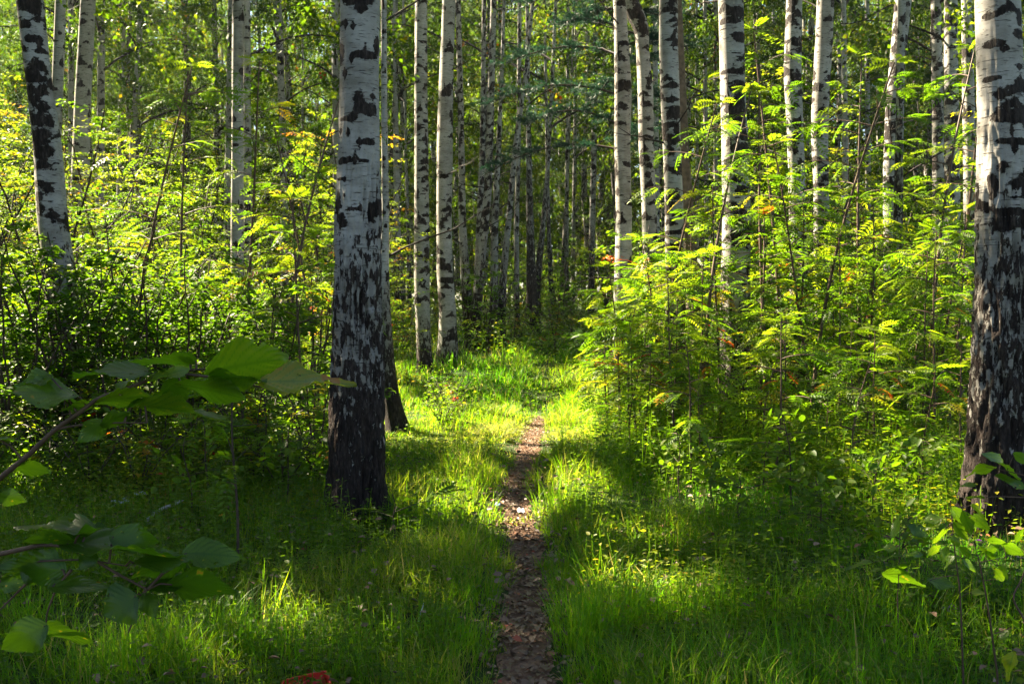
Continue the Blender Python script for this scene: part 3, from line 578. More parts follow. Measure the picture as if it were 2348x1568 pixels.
def rowan(seed, H, nb, per):
    rg = np.random.default_rng(seed); W = Geo(); G = Geo(); s = np.linspace(0, 1, 9); ph = rg.uniform(0, 6.3); lean = rg.normal(0, .10*H, 2)
    st = np.stack([lean[0]*s**1.6+.03*np.sin(5*s+ph), lean[1]*s**1.6+.03*np.cos(4*s+ph), H*s], -1); W.tube(st, (.005*H+.003)*(1-.75*s)+.002, 6)
    P, D, T = [], [], []
    for b in range(nb):
        f = .22+.75*(b+rg.random())/nb; p = np.array([np.interp(f, s, st[:, c]) for c in range(3)]); az = b*2.4+rg.uniform(-.4, .4); L = H*rg.uniform(.16, .30)*(1.15-f*.6)
        q = np.linspace(0, 1, 5); d = np.array([math.cos(az), math.sin(az), 0]); br = p+np.outer(q*L, d)+np.outer(.42*L*q-.28*L*q*q, [0, 0, 1]); W.tube(br, .006*(1-.8*q)+.0015, 4)
        bt = np.clip(rg.normal(.5, .17), .05, .8)
        for k in range(per):
            u = rg.uniform(.25, 1); P.append([np.interp(u, q, br[:, c]) for c in range(3)]); a = az+rg.choice([-1, 1])*rg.uniform(.1, 1.15); D.append([math.cos(a), math.sin(a), rg.uniform(-.5, .5)]); T.append(bt+rg.normal(0, .06))
    for k in range(6): P.append(st[-1]); a = k*1.05; D.append([math.cos(a), math.sin(a), rg.uniform(.2, .9)]); T.append(.6)
    T = np.array(T); red = rg.random(len(T)) < .010; T = np.where(red, rg.uniform(.9, .99, len(T)), np.clip(T, 0, .86))
    pinnate(G, np.array(P), np.array(D), rg, rg.uniform(.17, .28, len(P)), T)
    return W.mesh('stem', [M_TWIG2], True), G.mesh('foliage', [M_ROWAN])
def shrub(seed, H, stems, nb, per, leaf, wide=.45, tint=.34, clear=.12):
    rg = np.random.default_rng(seed); W = Geo(); G = Geo(); s = np.linspace(0, 1, 8)
    for i in range(stems):
        az = i*2.4+rg.uniform(-.5, .5); sp = H*wide*rg.uniform(.25, 1)*(0.35 if stems == 1 else 1); h = H*rg.uniform(.7, 1); d = np.array([math.cos(az), math.sin(az), 0])
        st = np.outer(sp*s**1.4, d)+np.outer(h*(s-.12*s*s), [0, 0, 1.12])+rg.normal(0, .012*H, (8, 3))*s[:, None]; W.tube(st, (.0055*H+.003)*(1-.8*s)+.002, 5)
        for b in range(nb):
            f = clear+(.98-clear)*(b+rg.random())/nb; p = np.array([np.interp(f, s, st[:, c]) for c in range(3)]); a = rg.uniform(0, 6.28); L = H*rg.uniform(.15, .32)*(1.1-.5*f); q = np.linspace(0, 1, 5)
            dd = np.array([math.cos(a), math.sin(a), 0]); br = p+np.outer(q*L, dd)+np.outer(.45*L*q-.3*L*q*q, [0, 0, 1]); W.tube(br, .004*(1-.8*q)+.0012, 4)
            u = rg.random(per)**.7; c = np.stack([np.interp(u, q, br[:, k]) for k in range(3)], -1); side = rg.choice([-1, 1], per); an = a+side*rg.uniform(.3, 1.5, per)
            A = np.stack([np.cos(an), np.sin(an), rg.uniform(-.45, .25, per)], -1); c = c+A*rg.uniform(0, .12, per)[:, None]*leaf*8*.35+rg.normal(0, .02, (per, 3))
            N = rg.normal(0, .30, (per, 3)); N[:, 2] += 1; l = leaf*rg.uniform(.65, 1.2, per); t = np.clip(rg.normal(tint, .13)+rg.normal(0, .06, per), 0, .87)
            if rg.random() < .007: t = t*0+.93
            G.leaves(c, A, N, l, l*.62, t, 'hex')
    return W.mesh('stem', [M_TWIG], True), G.mesh('foliage', [M_LEAF])
ROW = [rowan(500+i, h, nb, per) for i, (h, nb, per) in enumerate([(1.5, 9, 7), (2.1, 13, 8), (2.6, 16, 8), (3.1, 18, 9), (1.1, 7, 6), (2.3, 14, 9), (4.7, 17, 7), (4.2, 15, 7)])]
SHR = [shrub(600+i, *a) for i, a in enumerate([(2.2, 5, 10, 26, .075), (3.0, 5, 12, 28, .075, .4, .42), (4.2, 4, 18, 34, .07, .35, .5), (1.2, 6, 7, 18, .06, .55, .5), (5.2, 3, 24, 40, .065, .3, .62), (0.7, 5, 5, 14, .05, .7, .55)])]
ROWH = [1.5, 2.1, 2.6, 3.1, 1.1, 2.3, 4.7, 4.2]; SHRH = [2.2, 3.0, 4.2, 1.2, 5.2, .7]
def where(x, y, D, z=.9):
    px = proj((x, y, z))[0]; near = [l for l in LAND if abs(l[2]-D) < 9] or LAND
    l = min(near, key=lambda l: abs(l[1]-px)); dx = px-l[1]
    if abs(dx) < 35: rel = 'in front of' if D < l[2] else 'behind'
    else: rel = 'right of' if dx > 0 else 'left of'
    return rel+' '+l[0]
def plant(kind, v, x, y, s, adj=''):
    me = (ROW if kind == 'r' else SHR)[v]; h = (ROWH if kind == 'r' else SHRH)[v]*s
    t = empty('rowan_sapling' if kind == 'r' else 'leafy_shrub', (x, y, float(terrain(x, y))-.01)); t.rotation_euler = (0, 0, rng.uniform(0, 6.28)); t.scale = (s, s, s)
    obj('stem', me[0], t); obj('foliage', me[1], t)
    hs = 'knee-high' if h < .8 else 'waist-high' if h < 1.3 else 'head-high' if h < 2.1 else 'tall' if h < 3.2 else 'very tall'
    tag(t, f"{hs} {adj}{'rowan sapling' if kind == 'r' else 'broad-leaved shrub'} {where(x, y, y)}", 'sapling' if kind == 'r' else 'shrub',
        'rowan saplings of the thicket' if kind == 'r' else 'shrubs of the undergrowth'); return t
rg = np.random.default_rng(21); used = []
def scatter(n, kind, vs, x0, x1, y0, y1, smin, smax, gap, cond=None):
    k = c = 0
    while c < n and k < n*60:
        k += 1; y = rg.uniform(y0, y1); px = rg.uniform(x0, x1); x = (px-PW/2)/F*y
        if any((x-a)**2+(y-b)**2 < gap*gap for a, b in used): continue
        if abs(x-path_x(y)) < (.75 if y < 17 else 0): continue
        if cond and not cond(x, y, px): continue
        v = int(rg.choice(vs)); s = rg.uniform(smin, smax); h = (ROWH if kind == 'r' else SHRH)[v]*s
        if x < -1 and in_gap(np.array([[x+d, y+e, h*f] for f in (.3, .5, .7, .9) for d in (-.4, .4) for e in (-.4, .4)]), True).mean() > .1: continue
        used.append((x, y)); plant(kind, v, x, y, s); c += 1
# right thicket
for px, py, v, s_ in [(1392,1000,0,1.0),(1428,1012,5,.85),(1470,1004,1,.95),(1448,990,0,1.1),(1520,1015,5,1.0),(1555,1000,1,1.1),(1600,1030,1,1.0),(1400,960,1,.8),(1500,960,2,.85),(1745,1010,3,.95),(1830,1000,2,1.1),(1800,1060,0,1.0)]:
    g = gp(px, py); used.append((g[0], g[1])); plant('r', v, g[0], g[1], s_)
scatter(8, 'r', [0, 1, 4], 1400, 1580, 10.2, 12.5, .8, 1.0, .3)
clear29 = lambda x, y, px: not (1625 < px < 1740 and y < 12.6) and not (1395 < px < 1470 and y < 14)
scatter(23, 'r', [1, 2, 3, 5], 1500, 2230, 9.3, 14.5, .8, 1.08, .5, clear29)
scatter(20, 's', [0, 1, 3], 1600, 2260, 10, 15, .7, .95, .5, clear29)
scatter(12, 'r', [0, 4], 1560, 2230, 8.2, 10.2, .7, 1.0, .4, clear29)
scatter(22, 's', [1, 2, 4], 1450, 2700, 15, 24, .8, 1.1, 1.0, lambda x, y, px: not (1380 < px < 1470))
for px, D, v, s_ in [(1510,11.6,7,.9),(1600,10.8,7,.95),(1755,11.8,6,.95),(1860,10.6,7,.95),(1975,12.4,6,1.0),(2120,11.2,7,1.1),(2190,12.6,6,1.05),(1790,13.4,6,1.1)]:
    x_ = (px-PW/2)/F*D; used.append((x_, D)); plant('r', v, x_, D, s_)
for x_, D, s_ in [(-3.05,17.35,.92),(-2.25,16.3,.72),(-3.1,19.8,.95),(-4.1,20.9,.95),(-2.6,18.9,.6)]:  # tall shrubs added behind the large birch to shade the meadow
    used.append((x_, D)); plant('s', 4, x_, D, s_)
# left thicket
for px, D, v, s_ in [(640,11.0,7,.95),(725,11.8,7,.9),(560,12.2,6,.95),(700,9.6,2,1.0),(420,12.0,6,.95),(300,11.4,7,1.0)]:
    x_ = (px-PW/2)/F*D; used.append((x_, D)); plant('r', v, x_, D, s_)
for px, D, v, s_ in [(70,9.2,0,1.0),(150,9.5,0,1.1),(20,9.0,0,.95),(235,9.6,0,1.0),(330,9.8,0,.95),(430,10,0,1.0),(640,9.7,0,.85),(715,10.3,0,.95),(120,8.6,5,1.3)]:
    x_ = (px-PW/2)/F*D; used.append((x_, D)); plant('s', v, x_, D, s_)
scatter(26, 's', [0, 0, 1], -80, 740, 10.2, 14, .8, 1.05, .5)
scatter(26, 's', [3, 5, 5], -100, 750, 7.8, 10, .8, 1.1, .4)
scatter(16, 'r', [0, 1, 2, 5], 380, 770, 8.6, 12, .8, 1.05, .45)
scatter(8, 'r', [0, 4], 0, 600, 8, 10, .8, 1.0, .5)
scatter(14, 's', [2, 4], -300, 560, 13, 19, .85, 1.1, 1.0)
scatter(16, 's', [1, 2, 4], -200, 880, 18, 27, .8, 1.1, 1.2)
# low bushes in the gap behind the meadow and the small ones beside the sunlit pair
scatter(24, 's', [0, 3, 3, 5], 880, 1420, 19.5, 27, .7, 1.0, .5, lambda x, y, px: not (940 < px < 1060 and y < 21))
scatter(9, 's', [5], 930, 1060, 12.0, 14.2, .65, .9, .35)
scatter(30, 's', [0, 1, 1, 2], 700, 1500, 30, 48, .8, 1.1, 1.0)

# thin saplings standing free in the grass
def slender(base, top, D, label, nl, seed, r=.007, mid=None, tint=.45, kind='p'):
    rg = np.random.default_rng(seed); p0 = at(base[0], base[1], D); b = np.array([p0[0], D, float(terrain(p0[0], D))]); p1 = at(top[0], top[1], D)-b; t = empty('slender_sapling', b); W = Geo(); G = Geo(); s = np.linspace(0, 1, 10)
    st = np.outer(s, p1)+np.stack([.02*np.sin(s*7+seed)*s, .03*np.sin(s*5), 0*s], -1); W.tube(st, r*(1-.7*s)+.0015, 6); P = []; A = []
    for i in range(nl):
        f = rg.uniform(.3, 1); c = np.array([np.interp(f, s, st[:, k]) for k in range(3)]); a = rg.uniform(0, 6.28); d = np.array([math.cos(a), math.sin(a), rg.uniform(.05, .5)]); l = rg.uniform(.08, .4)*(1.2-f*.6); W.tube([c, c+d*l*.6, c+d*l-[0, 0, .03]], [.0028, .002, .001], 4)
        for q in range(3): P.append(c+d*l*rg.uniform(.5, 1)); A.append(d+rg.normal(0, .4, 3))
    P = np.array(P); A = np.array(A)
    if kind == 'p': pinnate(G, P, A, rg, rg.uniform(.13, .22, len(P)), np.clip(rg.normal(tint, .12, len(P)), .05, .85))
    else:
        P = np.repeat(P, 3, 0)+rg.normal(0, .05, (len(P)*3, 3)); A = np.repeat(A, 3, 0)+rg.normal(0, .4, (len(P), 3)); N = rg.normal(0, .35, (len(P), 3)); N[:, 2] += 1; l = rg.uniform(.05, .09, len(P)); G.leaves(P, A, N, l, l*.6, np.clip(rg.normal(tint, .12, len(P)), .05, .85), 'hex')
    obj('stem', W.mesh('stem', [M_TWIG], True), t); obj('foliage', G.mesh('foliage', [M_ROWAN if kind == 'p' else M_LEAF]), t); tag(t, label, 'sapling')
slender((545, 1330), (530, 800), 5.7, 'thin dark sapling stem nearest the camera behind the linden boughs', 12, 1, .008)
slender((478, 1180), (465, 960), 7.6, 'thin crooked sapling left of the thin dark sapling in the grass', 9, 2)
slender((566, 1150), (548, 840), 8.0, 'forked thin sapling right behind the thin dark sapling', 12, 3)
slender((600, 1180), (612, 860), 7.9, 'slim sapling midway between the thin dark sapling and the large birch', 12, 4, .006)
slender((700, 1080), (706, 900), 9.0, 'slim sapling close left of the large birch', 9, 5, .006)
slender((1655, 985), (1632, 380), 11.2, 'tall dark bare-stemmed rowan in front of the sturdy birch', 22, 6, .014, tint=.5)
slender((1745, 960), (1752, 540), 10.8, 'tall thin rowan right of the sturdy birch', 16, 7, .010, tint=.55)
slender((1462, 1010), (1440, 740), 10.5, 'thin bare-stemmed rowan left in the right thicket', 14, 8, .008, tint=.65)
slender((1640, 1240), (1620, 1010), 7.4, 'thin weed-like sapling in the herbs below the sturdy birch', 9, 9, .005, kind='b')
slender((1822, 1260), (1800, 960), 7.2, 'leafy thin sapling in the herbs right of the pink flower', 14, 10, .006, kind='b')
slender((2105, 1300), (2110, 1000), 7.3, 'leafy thin sapling between herbs and the right edge birch', 14, 11, .006, kind='b')
slender((1990, 1310), (2020, 1040), 7.0, 'thin leaning sapling in the dim herbs at right', 12, 12, .005, kind='b')
slender((1930, 980), (1905, 640), 11.5, 'thin rowan before the pale birch on the right', 16, 13, .009, tint=.65)
slender((2140, 1010), (2168, 560), 11.0, 'tall thin rowan close left of the right edge birch', 18, 14, .010, tint=.65)
slender((440, 1240), (425, 1000), 7.0, 'thin dark stem left of the thin crooked sapling', 8, 31, .005, kind='b')
slender((655, 1230), (668, 930), 7.3, 'thin dark stem between slim sapling and large birch', 9, 32, .005, kind='b')
slender((330, 1130), (318, 880), 8.4, 'thin upright stem behind the upper linden bough', 9, 33, .006, kind='b')
slender((1480, 1080), (1490, 800), 9.4, 'thin dark stem at the left edge of the right thicket', 9, 34, .006)
slender((1590, 1060), (1580, 760), 9.8, 'thin dark rowan stem left of the brown-barked tree', 10, 35, .007)
slender((1790, 1080), (1806, 720), 9.4, 'thin dark rowan stem before the half-shadowed birch', 10, 36, .007)
slender((1965, 1090), (1950, 760), 9.2, 'thin dark rowan stem before the ticked birch', 10, 37, .006)
slender((1700, 1290), (1690, 1090), 6.6, 'thin weed stalk below the thin weed-like sapling at right', 10, 21, .004, kind='b')
slender((1560, 1180), (1552, 980), 7.9, 'thin weed stalk at the left part of the right herbs', 10, 22, .004, kind='b')
slender((1890, 1330), (1872, 1090), 6.4, 'tall weed stalk with small leaves in the dim right herbs', 12, 23, .004, kind='b')
slender((2060, 1400), (2085, 1180), 5.7, 'weed stalk close behind the dark single-stalked sapling', 10, 24, .004, kind='b')
slender((1745, 1200), (1762, 1000), 7.6, 'upright weed stalk just left of the pink flower', 11, 25, .004, kind='b')
slender((905, 1210), (900, 1130), 6.6, 'tiny seedling at the right foot of the large birch', 5, 15, .004)

# ------------------------------------------------------------------ grass, herbs and litter
def vn(x, y, seed):                         # smooth value noise
    r = np.random.default_rng(seed); o = 0
    for i in range(6):
        a = r.uniform(0, 6.28); f = r.uniform(.8, 3.2); o = o+np.sin((x*math.cos(a)+y*math.sin(a))*f+r.uniform(0, 6.28))
    return o/2.45
def blades(n, y0, y1, hw, wid, hmin, hmax, seg, seed, box=None):
    rg = np.random.default_rng(seed); y = np.sqrt(rg.uniform(y0*y0, y1*y1, n)); x = y*rg.uniform(-hw, hw, n) if box is None else rg.uniform(*box, n)
    # tufts: pull blades towards tuft centres
    tx = np.round(x/.11)*.11; ty = np.round(y/.11)*.11; jx = np.sin(tx*91.7+ty*37.3)*.05; jy = np.cos(tx*53.1+ty*71.9)*.05; pull = rg.uniform(0, .75, n)
    x = x+(tx+jx-x)*pull; y = y+(ty+jy-y)*pull
    dp = np.abs(x-path_x(y)); edge = np.where(y < PATHC[-3, 1], .115+.04*np.sin(y*5)+.04*np.sin(y*11+x)+.03*np.sin(y*23), .02)
    dens = .62+.38*vn(x, y, 77); k = (dp > edge) & (rg.random(n) < np.clip(dens+.25*(dp < .8), .5, 1)); x, y, dp = x[k], y[k], dp[k]; n = len(x)
    tall = np.clip(.55+.45*vn(x*1.7, y*1.7, 78)+.25*np.exp(-((dp-.38)/.25)**2), .15, 1.25)
    h = (hmin+(hmax-hmin)*rg.random(n)**1.6)*tall*np.where(dp < .3, .6, 1); az = rg.uniform(0, 6.28, n); tuft = np.sin(tx[k]*17+ty[k]*29)*3; az = np.where(rg.random(n) < .35, tuft+rg.normal(0, .9, n), az)
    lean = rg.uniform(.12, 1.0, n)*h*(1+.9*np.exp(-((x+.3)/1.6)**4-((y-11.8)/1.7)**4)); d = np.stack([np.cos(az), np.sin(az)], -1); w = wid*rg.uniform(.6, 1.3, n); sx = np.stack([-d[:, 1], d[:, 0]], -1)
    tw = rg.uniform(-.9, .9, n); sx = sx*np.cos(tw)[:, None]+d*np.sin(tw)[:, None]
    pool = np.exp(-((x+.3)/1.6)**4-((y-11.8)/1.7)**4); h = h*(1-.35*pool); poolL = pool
    tint = np.clip(.46+.34*pool+.28*(1-.6*pool)*vn(x*.8, y*.8, 79)+rg.normal(0, .19, n), .02, .84); dry = rg.random(n) < .10; tint = np.where(dry, rg.uniform(.86, .91, n), tint)  # sunlit patch painted in: grass tinted yellower and brighter inside it
    z = terrain(x, y)-.01; V = []
    for i in range(seg):
        f = i/seg; c = np.stack([x+d[:, 0]*lean*f**1.9, y+d[:, 1]*lean*f**1.9, z+h*(f-.22*f*f*lean/np.maximum(h, .01))], -1); ww = w*(1-.55*f)*.5
        o = np.concatenate([sx*ww[:, None], np.zeros((n, 1))], 1); V += [c-o, c+o]
    f = 1.0; V.append(np.stack([x+d[:, 0]*lean, y+d[:, 1]*lean, z+h*(1-.22*lean/np.maximum(h, .01))], -1))
    V = np.stack(V, 1); m = 2*seg+1; b = np.arange(n)[:, None]*m
    q = [b+[2*i, 2*i+1, 2*i+3, 2*i+2] for i in range(seg-1)]; t = b+[2*seg-2, 2*seg-1, 2*seg]
    return V.reshape(-1, 3), (np.concatenate(q) if q else np.zeros((0, 4), int)), t, np.repeat(tint, m)
G = Geo()
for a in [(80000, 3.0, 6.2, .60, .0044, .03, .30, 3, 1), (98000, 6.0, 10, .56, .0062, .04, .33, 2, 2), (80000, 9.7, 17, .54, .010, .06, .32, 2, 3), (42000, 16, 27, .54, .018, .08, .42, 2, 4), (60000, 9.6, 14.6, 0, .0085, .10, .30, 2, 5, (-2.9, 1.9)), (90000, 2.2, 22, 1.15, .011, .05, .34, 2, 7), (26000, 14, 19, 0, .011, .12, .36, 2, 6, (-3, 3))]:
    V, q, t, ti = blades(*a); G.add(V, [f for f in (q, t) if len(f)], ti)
# longer tufts beside the path and around the trunks
def tuft(px, py, n, h, rad, seed, tint=.5, wid=.005):
    rg = np.random.default_rng(seed); c = gp(px, py); az = rg.uniform(0, 6.28, n); r = rad*rg.random(n)**.7; x = c[0]+r*np.cos(az); y = c[1]+r*np.sin(az); k = np.abs(x-path_x(y)) > .13; x, y, az, r = x[k], y[k], az[k], r[k]; n = len(x)
    hh = h*rg.uniform(.35, 1.05, n); lean = hh*rg.uniform(.1, .9, n); az = az+rg.normal(0, 1.1, n); n = int(n); d = np.stack([np.cos(az), np.sin(az)], -1); sx = np.stack([-d[:, 1], d[:, 0]], -1); w = wid*rg.uniform(.7, 1.3, n); z = terrain(x, y)-.01; V = []; seg = 4
    for i in range(seg+1):
        f = i/seg; cc = np.stack([x+d[:, 0]*lean*f**1.9, y+d[:, 1]*lean*f**1.9, z+hh*(f-.28*f**3*lean/hh)], -1); o = np.concatenate([sx*(w*(1-.6*f)*.5)[:, None], np.zeros((n, 1))], 1)
        V += [cc-o, cc+o] if i < seg else [cc]
    V = np.stack(V, 1); m = 2*seg+1; b = np.arange(n)[:, None]*m
    G.add(V.reshape(-1, 3), [np.concatenate([b+[2*i, 2*i+1, 2*i+3, 2*i+2] for i in range(seg-1)]), b+[2*seg-2, 2*seg-1, 2*seg]], np.repeat(np.clip(tint+rg.normal(0, .1, n), 0, .86), m))
for i, (px, py, n, h, rad) in enumerate([(1370,1450,420,.36,.26),(1330,1490,260,.30,.2),(1460,1430,320,.34,.28),(1600,1430,300,.33,.3),(1740,1420,260,.34,.3),(1650,1520,300,.28,.3),(1900,1540,260,.32,.3),(1420,1565,300,.24,.25),
      (420,1500,420,.33,.35),(560,1480,300,.28,.3),(300,1560,300,.3,.3),(700,1520,300,.26,.3),(900,1480,300,.24,.3),(60,1450,260,.33,.3),(180,1330,300,.3,.35),(500,1330,260,.25,.3),
      (1080,1180,260,.26,.35),(1110,1250,320,.22,.3),(1010,1225,260,.26,.35),(1290,1160,320,.26,.35),(1330,1180,260,.24,.3),(860,1195,120,.30,.25),(770,1200,90,.26,.2),(940,1190,160,.28,.3),(1060,1130,240,.26,.3),
      (1250,1230,200,.2,.25),(1090,1380,260,.22,.25),(1060,1480,300,.22,.25),(960,1560,300,.26,.3),(1300,1340,200,.24,.2),(1010,985,200,.4,.5),(1330,985,220,.35,.5),(1120,970,200,.32,.5),(2100,1540,220,.32,.3),(2000,1450,200,.3,.3),(1150,1080,160,.2,.3),(668,1590,40,.10,.06),(760,1580,60,.2,.06)]):
    tuft(px, py, int(n*.9), h*1.0, rad, 900+i, .55 if py < 1350 else .48)
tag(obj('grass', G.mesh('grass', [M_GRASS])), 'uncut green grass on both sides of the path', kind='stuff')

def herbs(n, y0, y1, h0, h1, leaf, seed, per=10, pxr=None, thr=-.2, tint=.45):
    rg = np.random.default_rng(seed); y = np.sqrt(rg.uniform(y0*y0, y1*y1, n)); px = rg.uniform(*(pxr or (-150, 2500)), n); x = (px-PW/2)/F*y
    k = (np.abs(x-path_x(y)) > np.where(y < PATHC[-3, 1], .34, 0)) & (vn(x*.9, y*.9, 88) > thr+rg.normal(0, .35, n)) & (rg.random(n) > .7*np.exp(-((x+.3)/1.5)**4-((y-11.8)/1.6)**4)); x, y = x[k], y[k]; n = len(x); h = rg.uniform(h0, h1, n); z = terrain(x, y)
    lx = rg.normal(0, .12, n)*h; ly = rg.normal(0, .12, n)*h
    for i in range(per):
        f = .25+.75*(i+rg.random(n))/per; az = i*2.4+rg.uniform(-.6, .6, n); c = np.stack([x+lx*f, y+ly*f, z+h*f], -1); A = np.stack([np.cos(az), np.sin(az), rg.uniform(-.3, .45, n)], -1); c = c+A*(leaf*.35)
        N = rg.normal(0, .3, (n, 3)); N[:, 2] += 1; l = leaf*rg.uniform(.6, 1.25, n)*(1.15-.4*f); G.leaves(c, A, N, l, l*rg.uniform(.45, .75, n), np.clip(tint+.2*vn(x, y, 89)+rg.normal(0, .09, n), .02, .88), 'hex')
    st = np.stack([x, y, z], -1); tp = np.stack([x+lx, y+ly, z+h], -1); r = .0022
    V = np.stack([st-[r, 0, 0], st+[r, 0, 0], tp+[r*.6, 0, 0], tp-[r*.6, 0, 0]], 1); G.add(V.reshape(-1, 3), [np.arange(n)[:, None]*4+[0, 1, 2, 3]], .3)
G = Geo()
herbs(6000, 3.2, 7, .04, .20, .036, 41, 7, None, -.7)
herbs(4200, 6.6, 11, .06, .30, .042, 42, 8, None, -.7)
herbs(1500, 7.6, 13, .25, .7, .055, 43, 11, (1380, 2350), -.6, .5)
herbs(1100, 7.6, 12, .25, .6, .055, 44, 11, (-100, 760), -.5, .42)
herbs(2600, 11, 19, .12, .4, .06, 45, 8)
herbs(1800, 18, 28, .3, .9, .09, 46, 12, None, -.6)
herbs(1500, 3.2, 6.5, .02, .10, .05, 48, 6, None, -.9, .4)
herbs(900, 5, 9, .12, .4, .045, 49, 10, (1300, 2500), -.9, .45)
herbs(600, 5, 9, .12, .4, .045, 50, 10, (-100, 780), -.9, .4)
herbs(320, 4.6, 7, .15, .42, .05, 47, 9, (1650, 2400), -.6, .4)
tag(obj('undergrowth', G.mesh('undergrowth', [M_LEAF])), 'low weeds and herbs growing through the grass', kind='stuff')

rg = np.random.default_rng(61); G = Geo()
n = 3800; y = np.sqrt(rg.uniform(9, PATHC[-3, 1]**2, n)); x = path_x(y)+rg.normal(0, .11, n); z = terrain(x, y)+.022+.008*rg.random(n)
def litter(x, y, z, size):
    n = len(x); az = rg.uniform(0, 6.28, n); A = np.stack([np.cos(az), np.sin(az), rg.normal(0, .2, n)], -1); N = rg.normal(0, .35, (n, 3)); N[:, 2] += 1; l = size*rg.uniform(.6, 1.3, n)
    G.leaves(np.stack([x, y, z], -1), A, N, l, l*.68, np.clip(rg.beta(1.6, 1.8, n), 0, 1), 'hex', .2)
litter(x, y, z, .021)
n = 330; y = np.sqrt(rg.uniform(9, 81, n)); x = path_x(y)+rg.normal(0, .12, n); litter(x, y, terrain(x, y)+.03, .05)
n = 900; y = rg.uniform(3.2, 7.5, n); x = path_x(y)+rg.uniform(-.19, .19, n); litter(x, y, terrain(x, y)+.022, .028)
n = 1900; y = np.sqrt(rg.uniform(9, 100, n)); x = y*rg.uniform(-.55, .55, n); litter(x, y, terrain(x, y)+rg.uniform(.02, .15, n), .045)
tag(obj('fallen_leaves', G.mesh('fallen_leaves', [M_LITTER])), 'brown and red fallen leaves strewn over the path', kind='stuff')

# ------------------------------------------------------------------ leafy branches close to the camera
def big_leaf(G, b, t, vis, tint, s=1, droop=.06, seed=0, tipspot=None, full=.68, Wt=None):
    """one leaf from base point b to tip t (world), visible width vis (m), as a curved veined blade"""
    rg = np.random.default_rng(seed); ax = t-b; L = np.linalg.norm(ax); a = ax/L; eye = unit(b-np.array([0, 0, CAMZ])); up = unit(np.cross(eye, a)); up = up if up[2] > 0 else -up
    W = max(Wt or L*full, vis); ds = math.sqrt(max(0, W*W-vis*vis)); wv = (up*vis+eye*ds*s)/2; nrm = unit(np.cross(a, wv)); nrm = nrm if nrm[2] > 0 else -nrm
    nu, nv = 61, 19; u = np.linspace(0, 1, nu); prof = np.interp(u, np.linspace(0, 1, 13), [.02, .55, .86, .98, 1, .97, .9, .8, .68, .54, .38, .2, 0.0]); prof = prof*(1-.07*((u*22) % 1)+np.interp(u, np.linspace(0, 1, 9), rg.normal(0, .05, 9))); prof[-1] = 0; v = np.linspace(-1, 1, nv)
    U, Vv = np.meshgrid(u, v, indexing='ij'); lob = -.10*np.exp(-((U-.02)/.08)**2)*np.abs(Vv)      # heart shaped base
    Q = b+a*(L*(U+lob))[..., None]+wv*(prof[:, None]*Vv)[..., None]
    bend = -droop*L*np.sin(np.pi*U)*0-droop*L*U**2+.16*W*np.abs(Vv)**1.4*prof[:, None]*(.4+.9*np.sin(U*5+seed*1.7+1.2*np.sign(Vv)))+.05*L*np.sin(seed*2.1)*Vv*U+.018*L*np.sin(U*9+seed)*Vv+.012*L*np.cos((U-.4*np.abs(Vv))*44)*np.abs(Vv)
    Q = Q+nrm*bend[..., None]
    vein = np.exp(-(Vv/.09)**2)+ss(.82, 1, np.cos((U-.34*np.abs(Vv))*2*np.pi*7+.6))*.8
    T = np.clip(tint+.04*np.sin(U*3+seed), 0, .86)-.30*np.clip(vein, 0, 1)+.05*np.sin(U*7+Vv*5+seed)*np.sin(Vv*6-seed)
    T = np.clip(T, 0.0, .86)
    for _ in range(rg.integers(0, 4)):
        cu, cv, cr = rg.uniform(.15, .9), rg.uniform(-.8, .8), rg.uniform(.015, .05); T = np.where(((U-cu)**2+((Vv-cv)*.4)**2) < cr*cr*(1+.5*np.sin(9*U+7*Vv)), .92, T)
    if tipspot: T = np.where((U > tipspot) & (U < tipspot+.2) & (Vv*(1 if up[2] > 0 else -1) > -.2), .94, T)
    i, j = np.meshgrid(np.arange(nu-1), np.arange(nv-1), indexing='ij'); q = (i*nv+j).ravel()
    uc, vc = U[:-1, :-1].ravel()+.008, Vv[:-1, :-1].ravel()+.055; hole = np.zeros(len(uc), bool)
    for _ in range(rg.integers(0, 5)):
        cu, cv, cr = rg.uniform(.12, .95), rg.choice([-1, 1])*rg.uniform(.2, 1.0), rg.uniform(.012, .045); hole |= (uc-cu)**2+((vc-cv)*.38)**2 < cr*cr*(1+.4*np.sin(11*uc+9*vc))
    q = q[~hole]
    G.add(Q.reshape(-1, 3), [np.stack([q, q+1, q+nv+1, q+nv], -1)], T.ravel()); return b
def z5(x, y): return x*.4814, 738+y*.4814
